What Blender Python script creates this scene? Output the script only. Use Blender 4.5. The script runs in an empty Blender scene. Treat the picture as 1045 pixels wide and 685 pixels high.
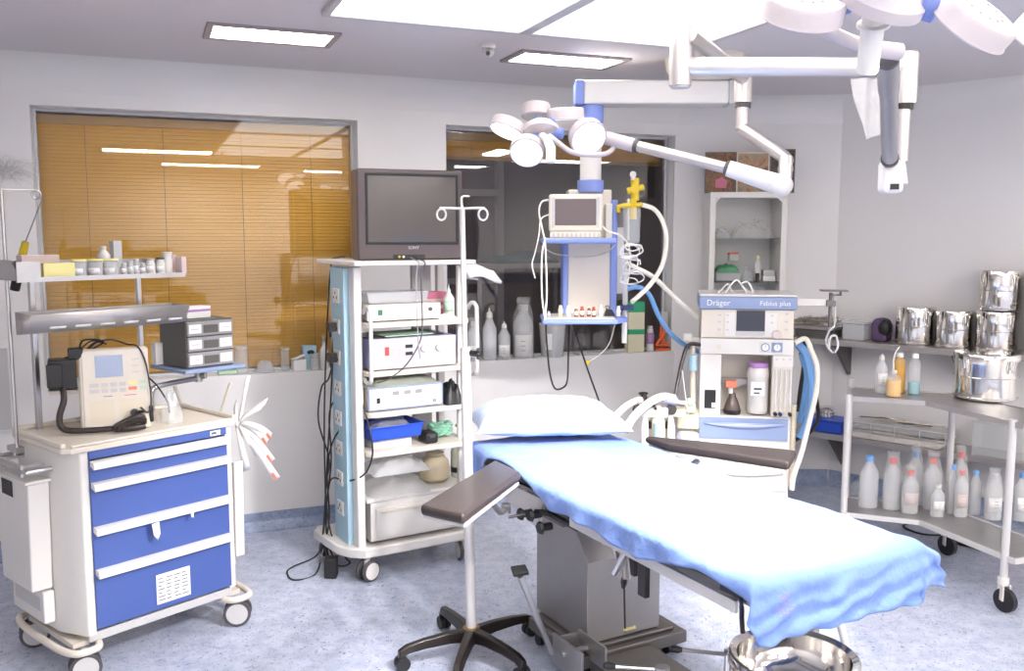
import bpy, bmesh, math, random
from mathutils import Vector, Matrix
random.seed(7)
R = math.radians
C = bpy.context.scene.collection
SC = bpy.context.scene

# ---------------------------------------------------------------- camera
FPX = 918.0
PITCH = math.atan(102.0/FPX)
CAMZ = 1.65
cd = bpy.data.cameras.new('camera'); cam = bpy.data.objects.new('camera', cd); C.objects.link(cam)
cam.location = (0, 0, CAMZ); cam.rotation_euler = (R(90)-PITCH, 0, 0)
cd.sensor_fit = 'HORIZONTAL'; cd.sensor_width = 36.0; cd.lens = 36.0*FPX/1045.0
cd.clip_start = 0.05; cd.clip_end = 60
SC.camera = cam

# ---------------------------------------------------------------- world, exposure
w = bpy.data.worlds.new('world'); SC.world = w; w.use_nodes = True
w.node_tree.nodes['Background'].inputs[0].default_value = (1.0, 0.97, 0.95, 1)
w.node_tree.nodes['Background'].inputs[1].default_value = 0.05
SC.view_settings.view_transform = 'Standard'
SC.view_settings.look = 'None'
SC.view_settings.gamma = 1.0
SC.view_settings.use_curve_mapping = False
SC.view_settings.exposure = 0.85
PANEL_E = 1.9      # big luminous ceiling field
TUBE_E = 12.0       # recessed tube lights
LAMP_W = 150.0      # each head of the near theatre lamp
FARLAMP_W = 4.0
HEAD_E = 1.6

# ---------------------------------------------------------------- picture geometry
def _dir(px, py):
    u = (px-522.5)/FPX; v = (342.5-py)/FPX
    return Vector((u, math.cos(PITCH)+v*math.sin(PITCH), -math.sin(PITCH)+v*math.cos(PITCH)))
CO = Vector((0, 0, CAMZ))
def P(px, py, Y):                      # point seen at a picture position, at depth Y
    d = _dir(px, py); return CO + d*(Y/d.y)
def G(px, py, z):                      # point seen at a picture position, at height z
    d = _dir(px, py); return CO + d*((z-CAMZ)/d.z)
def PL(px, py, p0, n):                 # ... on a plane
    d = _dir(px, py); return CO + d*((p0-CO).dot(n)/d.dot(n))

# ---------------------------------------------------------------- materials
def mat(name, col, rough=.5, metal=0., var=0., vscale=8., bump=0., bscale=60., alpha=1., trans=0., coat=0., spec=None, sheen=0.):
    m = bpy.data.materials.new(name); m.use_nodes = True
    nt = m.node_tree; b = nt.nodes['Principled BSDF']
    b.inputs['Base Color'].default_value = (*col, 1); b.inputs['Roughness'].default_value = rough
    b.inputs['Metallic'].default_value = metal
    if coat: b.inputs['Coat Weight'].default_value = coat
    if trans: b.inputs['Transmission Weight'].default_value = trans
    if spec is not None: b.inputs['Specular IOR Level'].default_value = spec
    if sheen: b.inputs['Sheen Weight'].default_value = sheen
    tc = nt.nodes.new('ShaderNodeTexCoord')
    if var:
        n = nt.nodes.new('ShaderNodeTexNoise'); n.inputs['Scale'].default_value = vscale; n.inputs['Detail'].default_value = 5
        mx = nt.nodes.new('ShaderNodeMix'); mx.data_type = 'RGBA'
        mx.inputs['A'].default_value = (*[max(0, c*(1-var)) for c in col], 1)
        mx.inputs['B'].default_value = (*[min(1, c*(1+var)) for c in col], 1)
        nt.links.new(tc.outputs['Object'], n.inputs['Vector']); nt.links.new(n.outputs['Fac'], mx.inputs['Factor'])
        nt.links.new(mx.outputs['Result'], b.inputs['Base Color'])
    if bump:
        n2 = nt.nodes.new('ShaderNodeTexNoise'); n2.inputs['Scale'].default_value = bscale; n2.inputs['Detail'].default_value = 4
        bp = nt.nodes.new('ShaderNodeBump'); bp.inputs['Strength'].default_value = bump; bp.inputs['Distance'].default_value = .01
        nt.links.new(tc.outputs['Object'], n2.inputs['Vector']); nt.links.new(n2.outputs['Fac'], bp.inputs['Height'])
        nt.links.new(bp.outputs['Normal'], b.inputs['Normal'])
    if alpha < 1:
        b.inputs['Alpha'].default_value = alpha
    return m
def emis(name, col, e):
    m = bpy.data.materials.new(name); m.use_nodes = True; nt = m.node_tree
    b = nt.nodes['Principled BSDF']; b.inputs['Base Color'].default_value = (*col, 1)
    b.inputs['Emission Color'].default_value = (*col, 1); b.inputs['Emission Strength'].default_value = e
    return m
def glassmat(name, tint=(1, 1, 1), f0=0.06, rough=0.0):
    m = bpy.data.materials.new(name); m.use_nodes = True; nt = m.node_tree
    for n in list(nt.nodes):
        if n.type != 'OUTPUT_MATERIAL': nt.nodes.remove(n)
    o = nt.nodes['Material Output']
    t = nt.nodes.new('ShaderNodeBsdfTransparent'); t.inputs[0].default_value = (*tint, 1)
    g = nt.nodes.new('ShaderNodeBsdfGlossy'); g.inputs['Roughness'].default_value = rough
    fr = nt.nodes.new('ShaderNodeFresnel'); fr.inputs[0].default_value = 1.5
    ma = nt.nodes.new('ShaderNodeMath'); ma.operation = 'MULTIPLY'; ma.inputs[1].default_value = f0/0.04; ma.use_clamp = True
    mx = nt.nodes.new('ShaderNodeMixShader')
    nt.links.new(fr.outputs[0], ma.inputs[0]); nt.links.new(ma.outputs[0], mx.inputs[0])
    nt.links.new(t.outputs[0], mx.inputs[1]); nt.links.new(g.outputs[0], mx.inputs[2]); nt.links.new(mx.outputs[0], o.inputs[0])
    return m
def film(name, col, a=.5, rough=.25, bump=0):
    return mat(name, col, rough, alpha=a, bump=bump, bscale=25)

def ramp_floor(name, c0, c1, c2, c3):
    m = bpy.data.materials.new(name); m.use_nodes = True; nt = m.node_tree; b = nt.nodes['Principled BSDF']
    tc = nt.nodes.new('ShaderNodeTexCoord')
    def noise(s, d, rough=.6, dist=0):
        n = nt.nodes.new('ShaderNodeTexNoise'); n.inputs['Scale'].default_value = s; n.inputs['Detail'].default_value = d
        n.inputs['Roughness'].default_value = rough; n.inputs['Distortion'].default_value = dist
        nt.links.new(tc.outputs['Object'], n.inputs['Vector']); return n
    def ramp(src, p, q, a=(0, 0, 0, 1), z=(1, 1, 1, 1)):
        r = nt.nodes.new('ShaderNodeValToRGB'); e = r.color_ramp.elements
        e[0].position = p; e[1].position = q; e[0].color = a; e[1].color = z
        nt.links.new(src.outputs['Fac'], r.inputs[0]); return r
    def mixc(f, a, bb):
        x = nt.nodes.new('ShaderNodeMix'); x.data_type = 'RGBA'
        nt.links.new(f.outputs[0], x.inputs['Factor'])
        for s, k in ((a, 'A'), (bb, 'B')):
            if isinstance(s, tuple): x.inputs[k].default_value = (*s, 1)
            else: nt.links.new(s.outputs['Result'], x.inputs[k])
        return x
    m1 = mixc(ramp(noise(14, 4), .38, .62), c0, c1)
    m2 = mixc(ramp(noise(42, 5, .7, 1.0), .56, .66), m1, c2)
    m3 = mixc(ramp(noise(75, 3, .6, 1.5), .615, .66), m2, c3)
    nt.links.new(m3.outputs['Result'], b.inputs['Base Color'])
    b.inputs['Roughness'].default_value = .32
    return m

MT = {}
MT['wall'] = mat('wall_paint', (.77, .75, .745), .55, var=.02, vscale=2, bump=.03, bscale=120)
MT['ceil'] = mat('ceiling_paint', (.66, .62, .635), .6, var=.015, vscale=2)
MT['floor'] = ramp_floor('speckled_vinyl', (.38, .42, .54), (.50, .53, .64), (.24, .28, .43), (.05, .06, .15))
MT['skirt'] = ramp_floor('skirting_vinyl', (.24, .30, .44), (.32, .38, .52), (.15, .19, .33), (.05, .06, .14))
MT['frame'] = mat('window_frame_grey', (.62, .63, .66), .4)
MT['glass'] = glassmat('window_glass', (1, 1, 1), .05)
MT['glassdark'] = glassmat('window_glass_dark', (.82, .81, .82), .055)
MT['shelfglass'] = glassmat('shelf_glass', (.80, .90, .88), .06)
MT['blind'] = mat('golden_blind', (.95, .55, .09), .45, var=.06, vscale=5)
MT['blindrail'] = mat('golden_rail', (.55, .34, .10), .4)
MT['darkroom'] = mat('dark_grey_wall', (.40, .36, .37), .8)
MT['teal'] = mat('teal_drape', (.03, .16, .18), .9)
MT['palegrey'] = mat('pale_grey_metal', (.80, .77, .77), .5)
MT['white'] = mat('white_enamel', (.70, .675, .645), .35, var=.02)
MT['cream'] = mat('cream_plastic', (.68, .62, .54), .4, var=.02)
MT['beige'] = mat('beige_plastic', (.66, .59, .47), .45)
MT['lilac'] = mat('lilac_plastic', (.40, .40, .66), .45)
MT['blue'] = mat('drawer_blue', (.065, .11, .34), .35, var=.04, vscale=4)
MT['dblue'] = mat('deep_blue', (.02, .08, .55), .4)
MT['midblue'] = mat('pendant_blue', (.20, .27, .62), .4)
MT['paleblue'] = mat('pale_blue_panel', (.36, .54, .64), .45)
MT['macblue'] = mat('grey_blue', (.25, .32, .50), .4)
MT['steel'] = mat('brushed_steel', (.50, .49, .49), .28, 1., var=.06, vscale=30, bump=.02, bscale=200)
MT['bsteel'] = mat('dull_steel', (.44, .43, .43), .40, .85, var=.06, vscale=12)
MT['chrome'] = mat('polished_steel', (.80, .77, .73), .10, 1., bump=.04, bscale=9)
MT['wsteel'] = mat('white_coated_tube', (.64, .62, .61), .3, .15)
MT['grey'] = mat('grey_plastic', (.30, .29, .30), .45)
MT['lgrey'] = mat('light_grey_plastic', (.52, .51, .51), .45)
MT['dgrey'] = mat('dark_grey_plastic', (.07, .065, .07), .45)
MT['tv'] = mat('television_casing', (.105, .082, .085), .38, .2)
MT['tvscreen'] = mat('television_screen', (.11, .095, .085), .22)
MT['black'] = mat('black_rubber', (.012, .012, .014), .45)
MT['brownblack'] = mat('worn_black_plastic', (.014, .010, .009), .3, var=.35, vscale=14)
MT['vinyl'] = mat('brown_black_vinyl', (.045, .034, .032), .36, var=.15, vscale=12, bump=.04)
MT['screen'] = mat('dark_screen', (.03, .035, .06), .12, coat=.4)
MT['lcd'] = mat('blue_grey_lcd', (.22, .29, .45), .2)
MT['screengrey'] = mat('grey_screen', (.14, .11, .11), .2)
MT['sheet'] = mat('light_blue_cotton', (.15, .25, .57), .85, var=.12, vscale=9, bump=.5, bscale=34, sheen=.2)
MT['pillow'] = mat('pale_blue_pillowcase', (.42, .53, .76), .8, bump=.4, bscale=22, sheen=.2)
MT['yellow'] = mat('signal_yellow', (.62, .44, .02), .35)
MT['paleyellow'] = mat('pale_yellow', (.80, .72, .30), .5)
MT['orange'] = mat('orange_plastic', (.85, .13, .02), .4)
MT['red'] = mat('red_plastic', (.62, .05, .04), .4)
MT['pink'] = mat('pink_card', (.55, .16, .24), .5)
MT['palepink'] = mat('pale_pink', (.66, .52, .50), .5)
MT['green'] = mat('green_plastic', (.02, .32, .14), .45)
MT['palegreen'] = mat('pale_green', (.45, .62, .48), .6)
MT['purple'] = mat('dark_purple_fabric', (.10, .06, .13), .7)
MT['violet'] = mat('violet_plastic', (.42, .22, .50), .45)
MT['paper'] = mat('white_paper', (.82, .81, .80), .7)
MT['card'] = mat('cream_carton', (.66, .62, .44), .7, var=.05)
MT['ink'] = mat('printed_ink', (.10, .10, .14), .7)
MT['brass'] = mat('brass', (.50, .32, .13), .3, 1.)
MT['amber'] = mat('amber_glass', (.28, .07, .02), .15)
MT['iodine'] = mat('amber_yellow_liquid', (.95, .50, .0), .2)
MT['cyan'] = mat('pale_cyan_liquid', (.28, .62, .70), .2)
MT['clear'] = film('clear_plastic', (.80, .83, .86), .28, .12, bump=.3)
MT['clear2'] = film('milky_plastic', (.80, .81, .83), .45, .25, bump=.2)
MT['bag'] = film('crinkled_clear_bag', (.85, .84, .84), .24, .12, bump=1.)
MT['tubing'] = film('clear_tubing', (.88, .88, .88), .55, .15)
MT['greentube'] = film('green_tubing', (.30, .62, .45), .75, .2)
MT['hosewhite'] = mat('cream_hose', (.80, .76, .68), .4)
MT['hoseblue'] = mat('light_blue_hose', (.20, .42, .80), .4)
MT['panel'] = emis('lit_diffuser', (1., .955, .90), PANEL_E)
MT['filldim'] = emis('added_dim_diffuser', (1., .9, .88), 3.5)
MT['filloff'] = emis('added_fill_diffuser', (1., .955, .885), 19.)
MT['tubel'] = emis('lit_tube_diffuser', (1., .955, .89), TUBE_E)
MT['led'] = emis('lit_lamp_face', (1., .98, .99), HEAD_E)
MT['lampwhite'] = mat('lamp_white', (.50, .45, .47), .35)
MT['ceilframe'] = mat('bronze_grey_frame', (.30, .26, .27), .4)

# ---------------------------------------------------------------- mesh helper
class MB:
    def __init__(s): s.v = []; s.f = []; s.M = None
    def add(s, vs, fs):
        b = len(s.v)
        if s.M is not None: vs = [s.M @ Vector(p) for p in vs]
        s.v += [tuple(p) for p in vs]; s.f += [tuple(b+i for i in q) for q in fs]; return s
    def box(s, x0, y0, z0, x1, y1, z1):
        x0, x1 = min(x0, x1), max(x0, x1); y0, y1 = min(y0, y1), max(y0, y1); z0, z1 = min(z0, z1), max(z0, z1)
        return s.add([(x0,y0,z0),(x1,y0,z0),(x1,y1,z0),(x0,y1,z0),(x0,y0,z1),(x1,y0,z1),(x1,y1,z1),(x0,y1,z1)],
                     [(0,3,2,1),(4,5,6,7),(0,1,5,4),(1,2,6,5),(2,3,7,6),(3,0,4,7)])
    def prism(s, poly, a, b, axis='z'):     # polygon extruded from a to b; (p,q) are xy | xz | yz
        n = len(poly)
        def mk(p, q, t): return (p, q, t) if axis == 'z' else ((p, t, q) if axis == 'y' else (t, p, q))
        ar = sum(poly[i][0]*poly[(i+1) % n][1]-poly[(i+1) % n][0]*poly[i][1] for i in range(n))
        pl = poly if (ar > 0) != (axis == 'y') else poly[::-1]
        if b < a: a, b = b, a
        vs = [mk(p, q, a) for p, q in pl]+[mk(p, q, b) for p, q in pl]
        fs = [tuple(range(n-1, -1, -1)), tuple(range(n, 2*n))]+[(i, (i+1) % n, n+(i+1) % n, n+i) for i in range(n)]
        return s.add(vs, fs)
    def cyl(s, p0, p1, r0, r1=None, n=16):
        if r1 is None: r1 = r0
        p0 = Vector(p0); p1 = Vector(p1); d = (p1-p0)
        q = d.to_track_quat('Z', 'Y')
        vs = []
        for p, r in ((p0, r0), (p1, r1)):
            for i in range(n):
                a = 2*math.pi*i/n; vs.append(p + q @ Vector((r*math.cos(a), r*math.sin(a), 0)))
        fs = [tuple(range(n-1, -1, -1)), tuple(range(n, 2*n))]+[(i, (i+1) % n, n+(i+1) % n, n+i) for i in range(n)]
        return s.add(vs, fs)
    def lathe(s, prof, c=(0, 0, 0), n=24, d=(0, 0, 1), sx=1, sy=1):   # prof [(r, z)], bottom to top
        q = Vector(d).to_track_quat('Z', 'Y'); c = Vector(c); vs = []
        for r, z in prof:
            for i in range(n):
                a = 2*math.pi*i/n; vs.append(c + q @ Vector((max(r, 1e-4)*math.cos(a)*sx, max(r, 1e-4)*math.sin(a)*sy, z)))
        fs = []
        for k in range(len(prof)-1):
            for i in range(n):
                j = (i+1) % n; fs.append((k*n+i, k*n+j, (k+1)*n+j, (k+1)*n+i))
        m = (len(prof)-1)*n
        if prof[0] != prof[-1]:
            fs.append(tuple(range(n-1, -1, -1))); fs.append(tuple(range(m, m+n)))
        return s.add(vs, fs)
    def tube(s, pts, r, n=8, sm=4, closed=False):
        pts = [Vector(p) for p in pts]
        if sm > 1 and len(pts) > 2:
            out = []; L = len(pts)
            rng = L if closed else L-1
            for i in range(rng):
                p0 = pts[(i-1) % L] if (closed or i > 0) else pts[0]*2-pts[1]
                p1 = pts[i]; p2 = pts[(i+1) % L]
                p3 = pts[(i+2) % L] if (closed or i+2 < L) else p2*2-p1
                for k in range(sm):
                    t = k/sm
                    out.append(.5*((2*p1)+(p2-p0)*t+(2*p0-5*p1+4*p2-p3)*t*t+(3*p1-p0-3*p2+p3)*t**3))
            if not closed: out.append(pts[-1])
            pts = out
        L = len(pts); rings = []; up = None
        for i, p in enumerate(pts):
            a = pts[(i-1) % L] if (closed or i > 0) else p; b = pts[(i+1) % L] if (closed or i < L-1) else p
            t = (b-a)
            if t.length < 1e-9: t = Vector((0, 0, 1))
            t.normalize()
            if up is None: up = t.orthogonal().normalized()
            up = (up - t*up.dot(t))
            if up.length < 1e-6: up = t.orthogonal()
            up.normalize(); sd = t.cross(up)
            rr = r[min(i, len(r)-1)] if isinstance(r, (list, tuple)) else r
            rings.append([p + (up*math.cos(2*math.pi*k/n)+sd*math.sin(2*math.pi*k/n))*rr for k in range(n)])
        vs = [q for g in rings for q in g]; fs = []
        for i in range(L if closed else L-1):
            j = (i+1) % L
            for k in range(n): fs.append((i*n+k, i*n+(k+1) % n, j*n+(k+1) % n, j*n+k))
        if not closed: fs += [tuple(range(n-1, -1, -1)), tuple((L-1)*n+k for k in range(n))]
        return s.add(vs, fs)
    def ball(s, c, r, n=14, m=9, sq=(1, 1, 1), jit=0.):
        vs = [(c[0], c[1], c[2]-r*sq[2])]; rnd = random.Random(int(abs(c[0]*977+c[1]*131+c[2]*57)*100))
        for j in range(1, m):
            ph = math.pi*j/m-math.pi/2
            for i in range(n):
                a = 2*math.pi*i/n; k = r*(1+jit*rnd.uniform(-1, 1))
                vs.append((c[0]+k*math.cos(ph)*math.cos(a)*sq[0], c[1]+k*math.cos(ph)*math.sin(a)*sq[1], c[2]+k*math.sin(ph)*sq[2]))
        vs.append((c[0], c[1], c[2]+r*sq[2])); fs = []
        for i in range(n):
            fs.append((0, 1+(i+1) % n, 1+i)); b = 1+(m-2)*n; fs.append((b+i, b+(i+1) % n, len(vs)-1))
        for j in range(m-2):
            for i in range(n): a = 1+j*n; fs.append((a+i, a+(i+1) % n, a+n+(i+1) % n, a+n+i))
        return s.add(vs, fs)
    def grid(s, fn, nu, nv):
        vs = [fn(i/nu, j/nv) for j in range(nv+1) for i in range(nu+1)]
        fs = [(j*(nu+1)+i, j*(nu+1)+i+1, (j+1)*(nu+1)+i+1, (j+1)*(nu+1)+i) for j in range(nv) for i in range(nu)]
        return s.add(vs, fs)
    def build(s, name, m, parent=None, bevel=0, segs=2, sub=0, solid=0, ang=38, loc=None, rot=None):
        me = bpy.data.meshes.new(name); me.from_pydata(s.v, [], s.f); me.update()
        me.polygons.foreach_set('use_smooth', [True]*len(me.polygons))
        me.set_sharp_from_angle(angle=R(ang)); me.materials.append(m if not isinstance(m, str) else MT[m])
        o = bpy.data.objects.new(name, me); C.objects.link(o)
        if parent is not None: o.parent = parent
        if loc is not None: o.location = loc
        if rot is not None: o.rotation_euler = rot
        if solid:
            q = o.modifiers.new('solid', 'SOLIDIFY'); q.thickness = solid; q.offset = 0
        if bevel:
            q = o.modifiers.new('bevel', 'BEVEL'); q.width = bevel; q.segments = segs; q.limit_method = 'ANGLE'; q.angle_limit = R(40); q.harden_normals = True
        if sub:
            q = o.modifiers.new('sub', 'SUBSURF'); q.levels = sub; q.render_levels = sub
        return o
def thing(name, label, cat, loc=(0, 0, 0), rz=0., group=None):
    o = bpy.data.objects.new(name, None); C.objects.link(o); o.empty_display_size = .1
    o.location = loc; o.rotation_euler = (0, 0, rz); return tag(o, label, cat, group)
def tag(o, label, cat, group=None, kind=None):
    o['label'] = label; o['category'] = cat
    if group: o['group'] = group
    if kind: o['kind'] = kind
    return o
def struct(o): o['kind'] = 'structure'; return o
def copy_tree(o, parent=None):
    c = o.copy(); C.objects.link(c)
    if parent is not None: c.parent = parent
    for ch in list(o.children): copy_tree(ch, c)
    return c
def text(name, body, size, m, parent, loc, rot, ext=.0008):
    cu = bpy.data.curves.new('txt', 'FONT'); cu.body = body; cu.size = size; cu.extrude = ext; cu.align_x = 'CENTER'; cu.align_y = 'CENTER'
    to = bpy.data.objects.new('txt', cu); C.objects.link(to)
    bpy.context.view_layer.update()
    me = bpy.data.meshes.new_from_object(to.evaluated_get(bpy.context.evaluated_depsgraph_get()))
    bpy.data.objects.remove(to); me.materials.clear(); me.materials.append(MT[m])
    o = bpy.data.objects.new(name, me); C.objects.link(o); o.parent = parent; o.location = loc; o.rotation_euler = rot
    return o
FRONT = (R(90), 0, 0)

# ================================================================ THE ROOM
CEIL = 2.52
WD = Vector((math.cos(R(22)), math.sin(R(22)), 0)); WN = Vector((-math.sin(R(22)), math.cos(R(22)), 0))
W0 = G(330, 533, 0)
def sw(px, py, off=0.):
    p = PL(px, py, W0+WN*off, WN); return (p-W0).dot(WD), p.z, p
c_left = W0 + WD*-2.75
c1 = W0 + WD*sw(689, 300)[0]
c2 = G(845, 494, 0)
SD = Vector((.735, -.678, 0)).normalized(); SN = Vector((.678, .735, 0)).normalized()
c3 = c2 + SD*4.0
c5 = c_left + Vector((.375, -.927, 0))*6.7
c4 = Vector((5.2, -1.4, 0))
corners = [c_left, c1, c2, c3, c4, c5]
names = ['back', 'corner', 'right', 'far_right', 'front', 'left']
struct(MB().prism([(c.x*1.1, c.y*1.25+.1) for c in corners][::-1], -.1, 0).build('floor', 'floor'))
struct(MB().prism([(c.x*1.1, c.y*1.1+.1) for c in corners][::-1], CEIL, CEIL+.1).build('ceiling', 'ceil'))
for i, nm in enumerate(names):
    a = corners[i]; b = corners[(i+1) % 6]; d = b-a; L = d.length; rz = math.atan2(d.y, d.x)
    if i == 0:
        rz = R(22)
    # skirting and coved cornice
    g = MB().box(0.01, -.012, 0, L-.01, 0, .10); g.prism([(-.05, 0), (0, 0), (0, .05), (-.012, .05), (-.02, .03), (-.05, .006)], 0.01, L-.01, 'x')
    struct(g.build('baseboard_'+nm, 'skirt', loc=a, rot=(0, 0, rz)))
    rr = .16; pr = [(0, CEIL-rr)]+[(-rr+rr*math.cos(t), CEIL-rr+rr*math.sin(t)) for t in [R(q) for q in (15, 30, 45, 60, 75, 90)]]+[(0, CEIL)]
    struct(MB().prism(pr, -.1, L+.1, 'x').build('trim_%d' % (i+1), 'wall', loc=a, rot=(0, 0, rz)))
    if i == 0: continue
    struct(MB().box(-.02, 0, 0, L+.02, .12, CEIL).build('wall_'+nm, 'wall', loc=a, rot=(0, 0, rz)))
# back wall with its two deep openings
ZT = sw(200, 115)[1]; ZS = sw(330, 378)[1]
wins = [(sw(38, 250)[0], sw(367, 250)[0]), (sw(456, 250)[0], sw(689, 250)[0]-.001)]
sL = -2.75; sR = sw(689, 300)[0]+.0
g = MB(); T = .16
g.box(sL, 0, 0, sR, T, ZS); g.box(sL, 0, ZT, sR, T, CEIL)
g.box(sL, 0, ZS, wins[0][0], T, ZT); g.box(wins[0][1], 0, ZS, wins[1][0], T, ZT); g.box(sR, 0, 0, sR+.05, T, CEIL)
struct(g.build('wall_back', 'wall', loc=W0, rot=(0, 0, R(22))))
for k, (a, b) in enumerate(wins):
    r = thing('window_%d' % (k+1), '', '', W0, R(22)); del r['label']; del r['category']; struct(r)
    g = MB(); e = .014
    g.box(a, .115, ZS, a+e, .15, ZT); g.box(b-e, .115, ZS, b, .15, ZT); g.box(a+e, .115, ZS, b-e, .15, ZS+e); g.box(a+e, .115, ZT-e, b-e, .15, ZT)
    struct(g.build('window_frame', 'frame', r, bevel=.003))
    struct(MB().box(a+e, .128, ZS+e, b-e, .134, ZT-e).build('glass_pane', 'glass' if k == 0 else 'glassdark', r))
# the unlit room beyond the glass
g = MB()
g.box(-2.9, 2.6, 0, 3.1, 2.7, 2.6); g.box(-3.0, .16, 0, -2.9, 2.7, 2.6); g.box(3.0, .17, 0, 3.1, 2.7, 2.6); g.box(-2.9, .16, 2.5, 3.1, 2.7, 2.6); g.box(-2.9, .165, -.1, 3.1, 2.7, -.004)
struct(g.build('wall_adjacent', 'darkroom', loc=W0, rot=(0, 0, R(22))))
g = MB()
for x0, x1 in ((.70, .76), (2.05, 2.11)): g.box(x0, 2.5, 0, x1, 2.58, 2.35)
g.box(.70, 2.5, 2.0, 2.11, 2.58, 2.06); g.box(.70, 2.5, 1.22, 2.11, 2.58, 1.27)
struct(g.build('door_1', 'palegrey', loc=W0, rot=(0, 0, R(22))))
# blinds
def blind(nm, a, b, z0, z1, label, off=.20):
    r = thing(nm, label, 'blind', W0 + WD*((a+b)/2) + WN*off + Vector((0, 0, z0)), R(22), None)
    h = (b-a)/2; g = MB(); n = int((z1-z0-.05)/.0195)
    for i in range(n):
        z = .01+i*.0195
        g.add([(-h, -.005, z), (h, -.005, z), (h, .003, z+.0185), (-h, .003, z+.0185), (-h, -.004, z-.0012), (h, -.004, z-.0012), (h, .004, z+.0173), (-h, .004, z+.0173)],
              [(0,1,2,3), (4,7,6,5), (0,4,5,1), (2,6,7,3)])
    g.build('slats', 'blind', r)
    MB().box(-h, -.02, z1-z0-.045, h, .02, z1-z0).build('head_rail', 'blindrail', r)
    MB().box(-h, -.012, -.012, h, .012, .006).build('bottom_rail', 'blindrail', r)
    g = MB()
    for t in (-.72, -.25, .25, .72): g.cyl((h*t, -.012, 0), (h*t, -.012, z1-z0-.04), .0015, n=6)
    g.build('ladder_cord', 'blindrail', r)
    return r
blind('venetian_blind', wins[0][0]+.005, wins[0][1]-.005, ZS+.005, ZT-.02, 'golden brown slatted blind lowered fully behind the large left window')
blind('venetian_blind', wins[1][0]+.005, wins[1][1]-.005, ZT-.17, ZT-.02, 'golden brown blind raised to a narrow band atop the right window')
t = thing('instrument_bench', 'tall pale bench seen dimly through the right window', 'bench', W0+WD*2.05+WN*2.0, R(22))
MB().box(-.45, -.2, 1.38, .45, .2, 1.42).build('bench_top', 'palegrey', t)
for x in (-.42, .42):
    for y in (-.17, .17): MB().box(x-.015, y-.015, 0, x+.015, y+.015, 1.38).build('leg', 'palegrey', t)
g = MB(); g.grid(lambda u, v: (-.3+.62*u, -.18+.36*v, .085*math.sin(math.pi*u)**.5*math.sin(math.pi*v)**.5*(1+.25*math.sin(9*u+4*v))), 20, 10)
tag(g.build('folded_drape', 'teal', loc=W0+WD*2.05+WN*2.0+Vector((0, 0, 1.422)), rot=(0, 0, R(22)), solid=.004), 'dark teal folded drape on the bench beyond the right window', 'drape')
t = thing('drip_stand', 'dim pole with clamp standing in the dark room beyond the right window', 'stand', W0+WD*.62+WN*1.5, R(22))
g = MB(); g.cyl((0, 0, .03), (0, 0, 1.75), .012); g.build('pole', 'dgrey', t)
g = MB()
for k in range(5): g.cyl((0, 0, .05), (.25*math.cos(k*1.257), .25*math.sin(k*1.257), .03), .015)
g.build('base', 'dgrey', t); MB().box(-.07, -.04, 1.38, .07, .04, 1.52).build('clamp', 'black', t)

# ceiling luminaires
ca = G(328, 12, CEIL); cb = G(534, 31, CEIL); cc = G(697, 50, CEIL)
CDv = Vector((.375, -.927, 0))
def ceiling_rect(name, label, cat, o, ux, uy, a, b, frame, m, group=None, th=.02, fmat='ceilframe'):
    r = thing(name, label, cat, o, math.atan2(ux.y, ux.x), group)      # local x along ux, y = toward -uy
    sy = -1 if (ux.x*uy.y-ux.y*uy.x) < 0 else 1
    g = MB(); f = frame
    g.box(0, 0, -th, a, sy*f, 0); g.box(0, sy*(b-f), -th, a, sy*b, 0); g.box(0, sy*f, -th, f, sy*(b-f), 0); g.box(a-f, sy*f, -th, a, sy*(b-f), 0)
    g.build('frame', fmat, r, bevel=.002)
    MB().box(f, sy*f, -th*.55, a-f, sy*(b-f), -.002).build('diffuser', m, r)
    return r
wA = (cb-ca).dot(WD); wB = (cc-cb).dot(WD)
where = {(0, 0): 'far left panel of the big luminous ceiling field', (1, 0): 'luminous ceiling panel beside the steel lamp column, right of the divider'}
for col, (s0, ww) in enumerate(((0, wA), (wA, wB))):
    for row in range(3):
        o = ca + WD*s0 + CDv*(row*1.15)
        lab = {(0, 0): 'far left panel of the big luminous ceiling field, its corner in view', (1, 0): 'far right panel of the luminous ceiling field behind the steel lamp column'}.get((col, row),
            'luminous ceiling panel nearer the camera in the %s column, row %s' % (('left', 'right')[col], ('one', 'two', 'three')[row]))
        ceiling_rect('ceiling_light', lab, 'ceiling light', o, WD, CDv, ww, 1.15, .028, 'panel', 'panels of the luminous ceiling field', fmat='lgrey')
def small_light(q, label):
    c = sum((G(x, y, CEIL) for x, y in q), Vector())/4
    p = [G(x, y, CEIL) for x, y in q]
    a = ((p[1]-p[0]).dot(WD)+(p[2]-p[3]).dot(WD))/2; b = .5*((p[3]-p[0]).dot(CDv*-1)+(p[2]-p[1]).dot(CDv*-1))
    b = abs(b)
    o = c - WD*a/2 - CDv*b/2
    ceiling_rect('tube_or_fill_light', label, 'ceiling light', o, WD, CDv, a, b, .03, 'tubel', 'recessed tube lights in the ceiling', th=.012)
small_light([(212, 22.5), (349, 32.5), (337, 47), (205.5, 37)], 'recessed tube light in ceiling above the golden blind window')
small_light([(534.5, 49), (642, 60), (614.5, 71), (512.7, 60)], 'recessed tube light in ceiling beyond the dome camera, above the pendant')
for x, y in ((2.7, .9), (3.3, 2.4), (.6, -1.0), (-.6, .4), (2.4, -.9)):  # unseen fill panels, added to brighten the right side and the front
    ceiling_rect('tube_or_fill_light', 'added fill light in the ceiling outside the picture on the right or behind', 'ceiling light', Vector((x, y, CEIL)), WD, CDv, 1.2, .5, .03, 'filloff', 'added fill lights outside the picture', th=.012)
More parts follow.
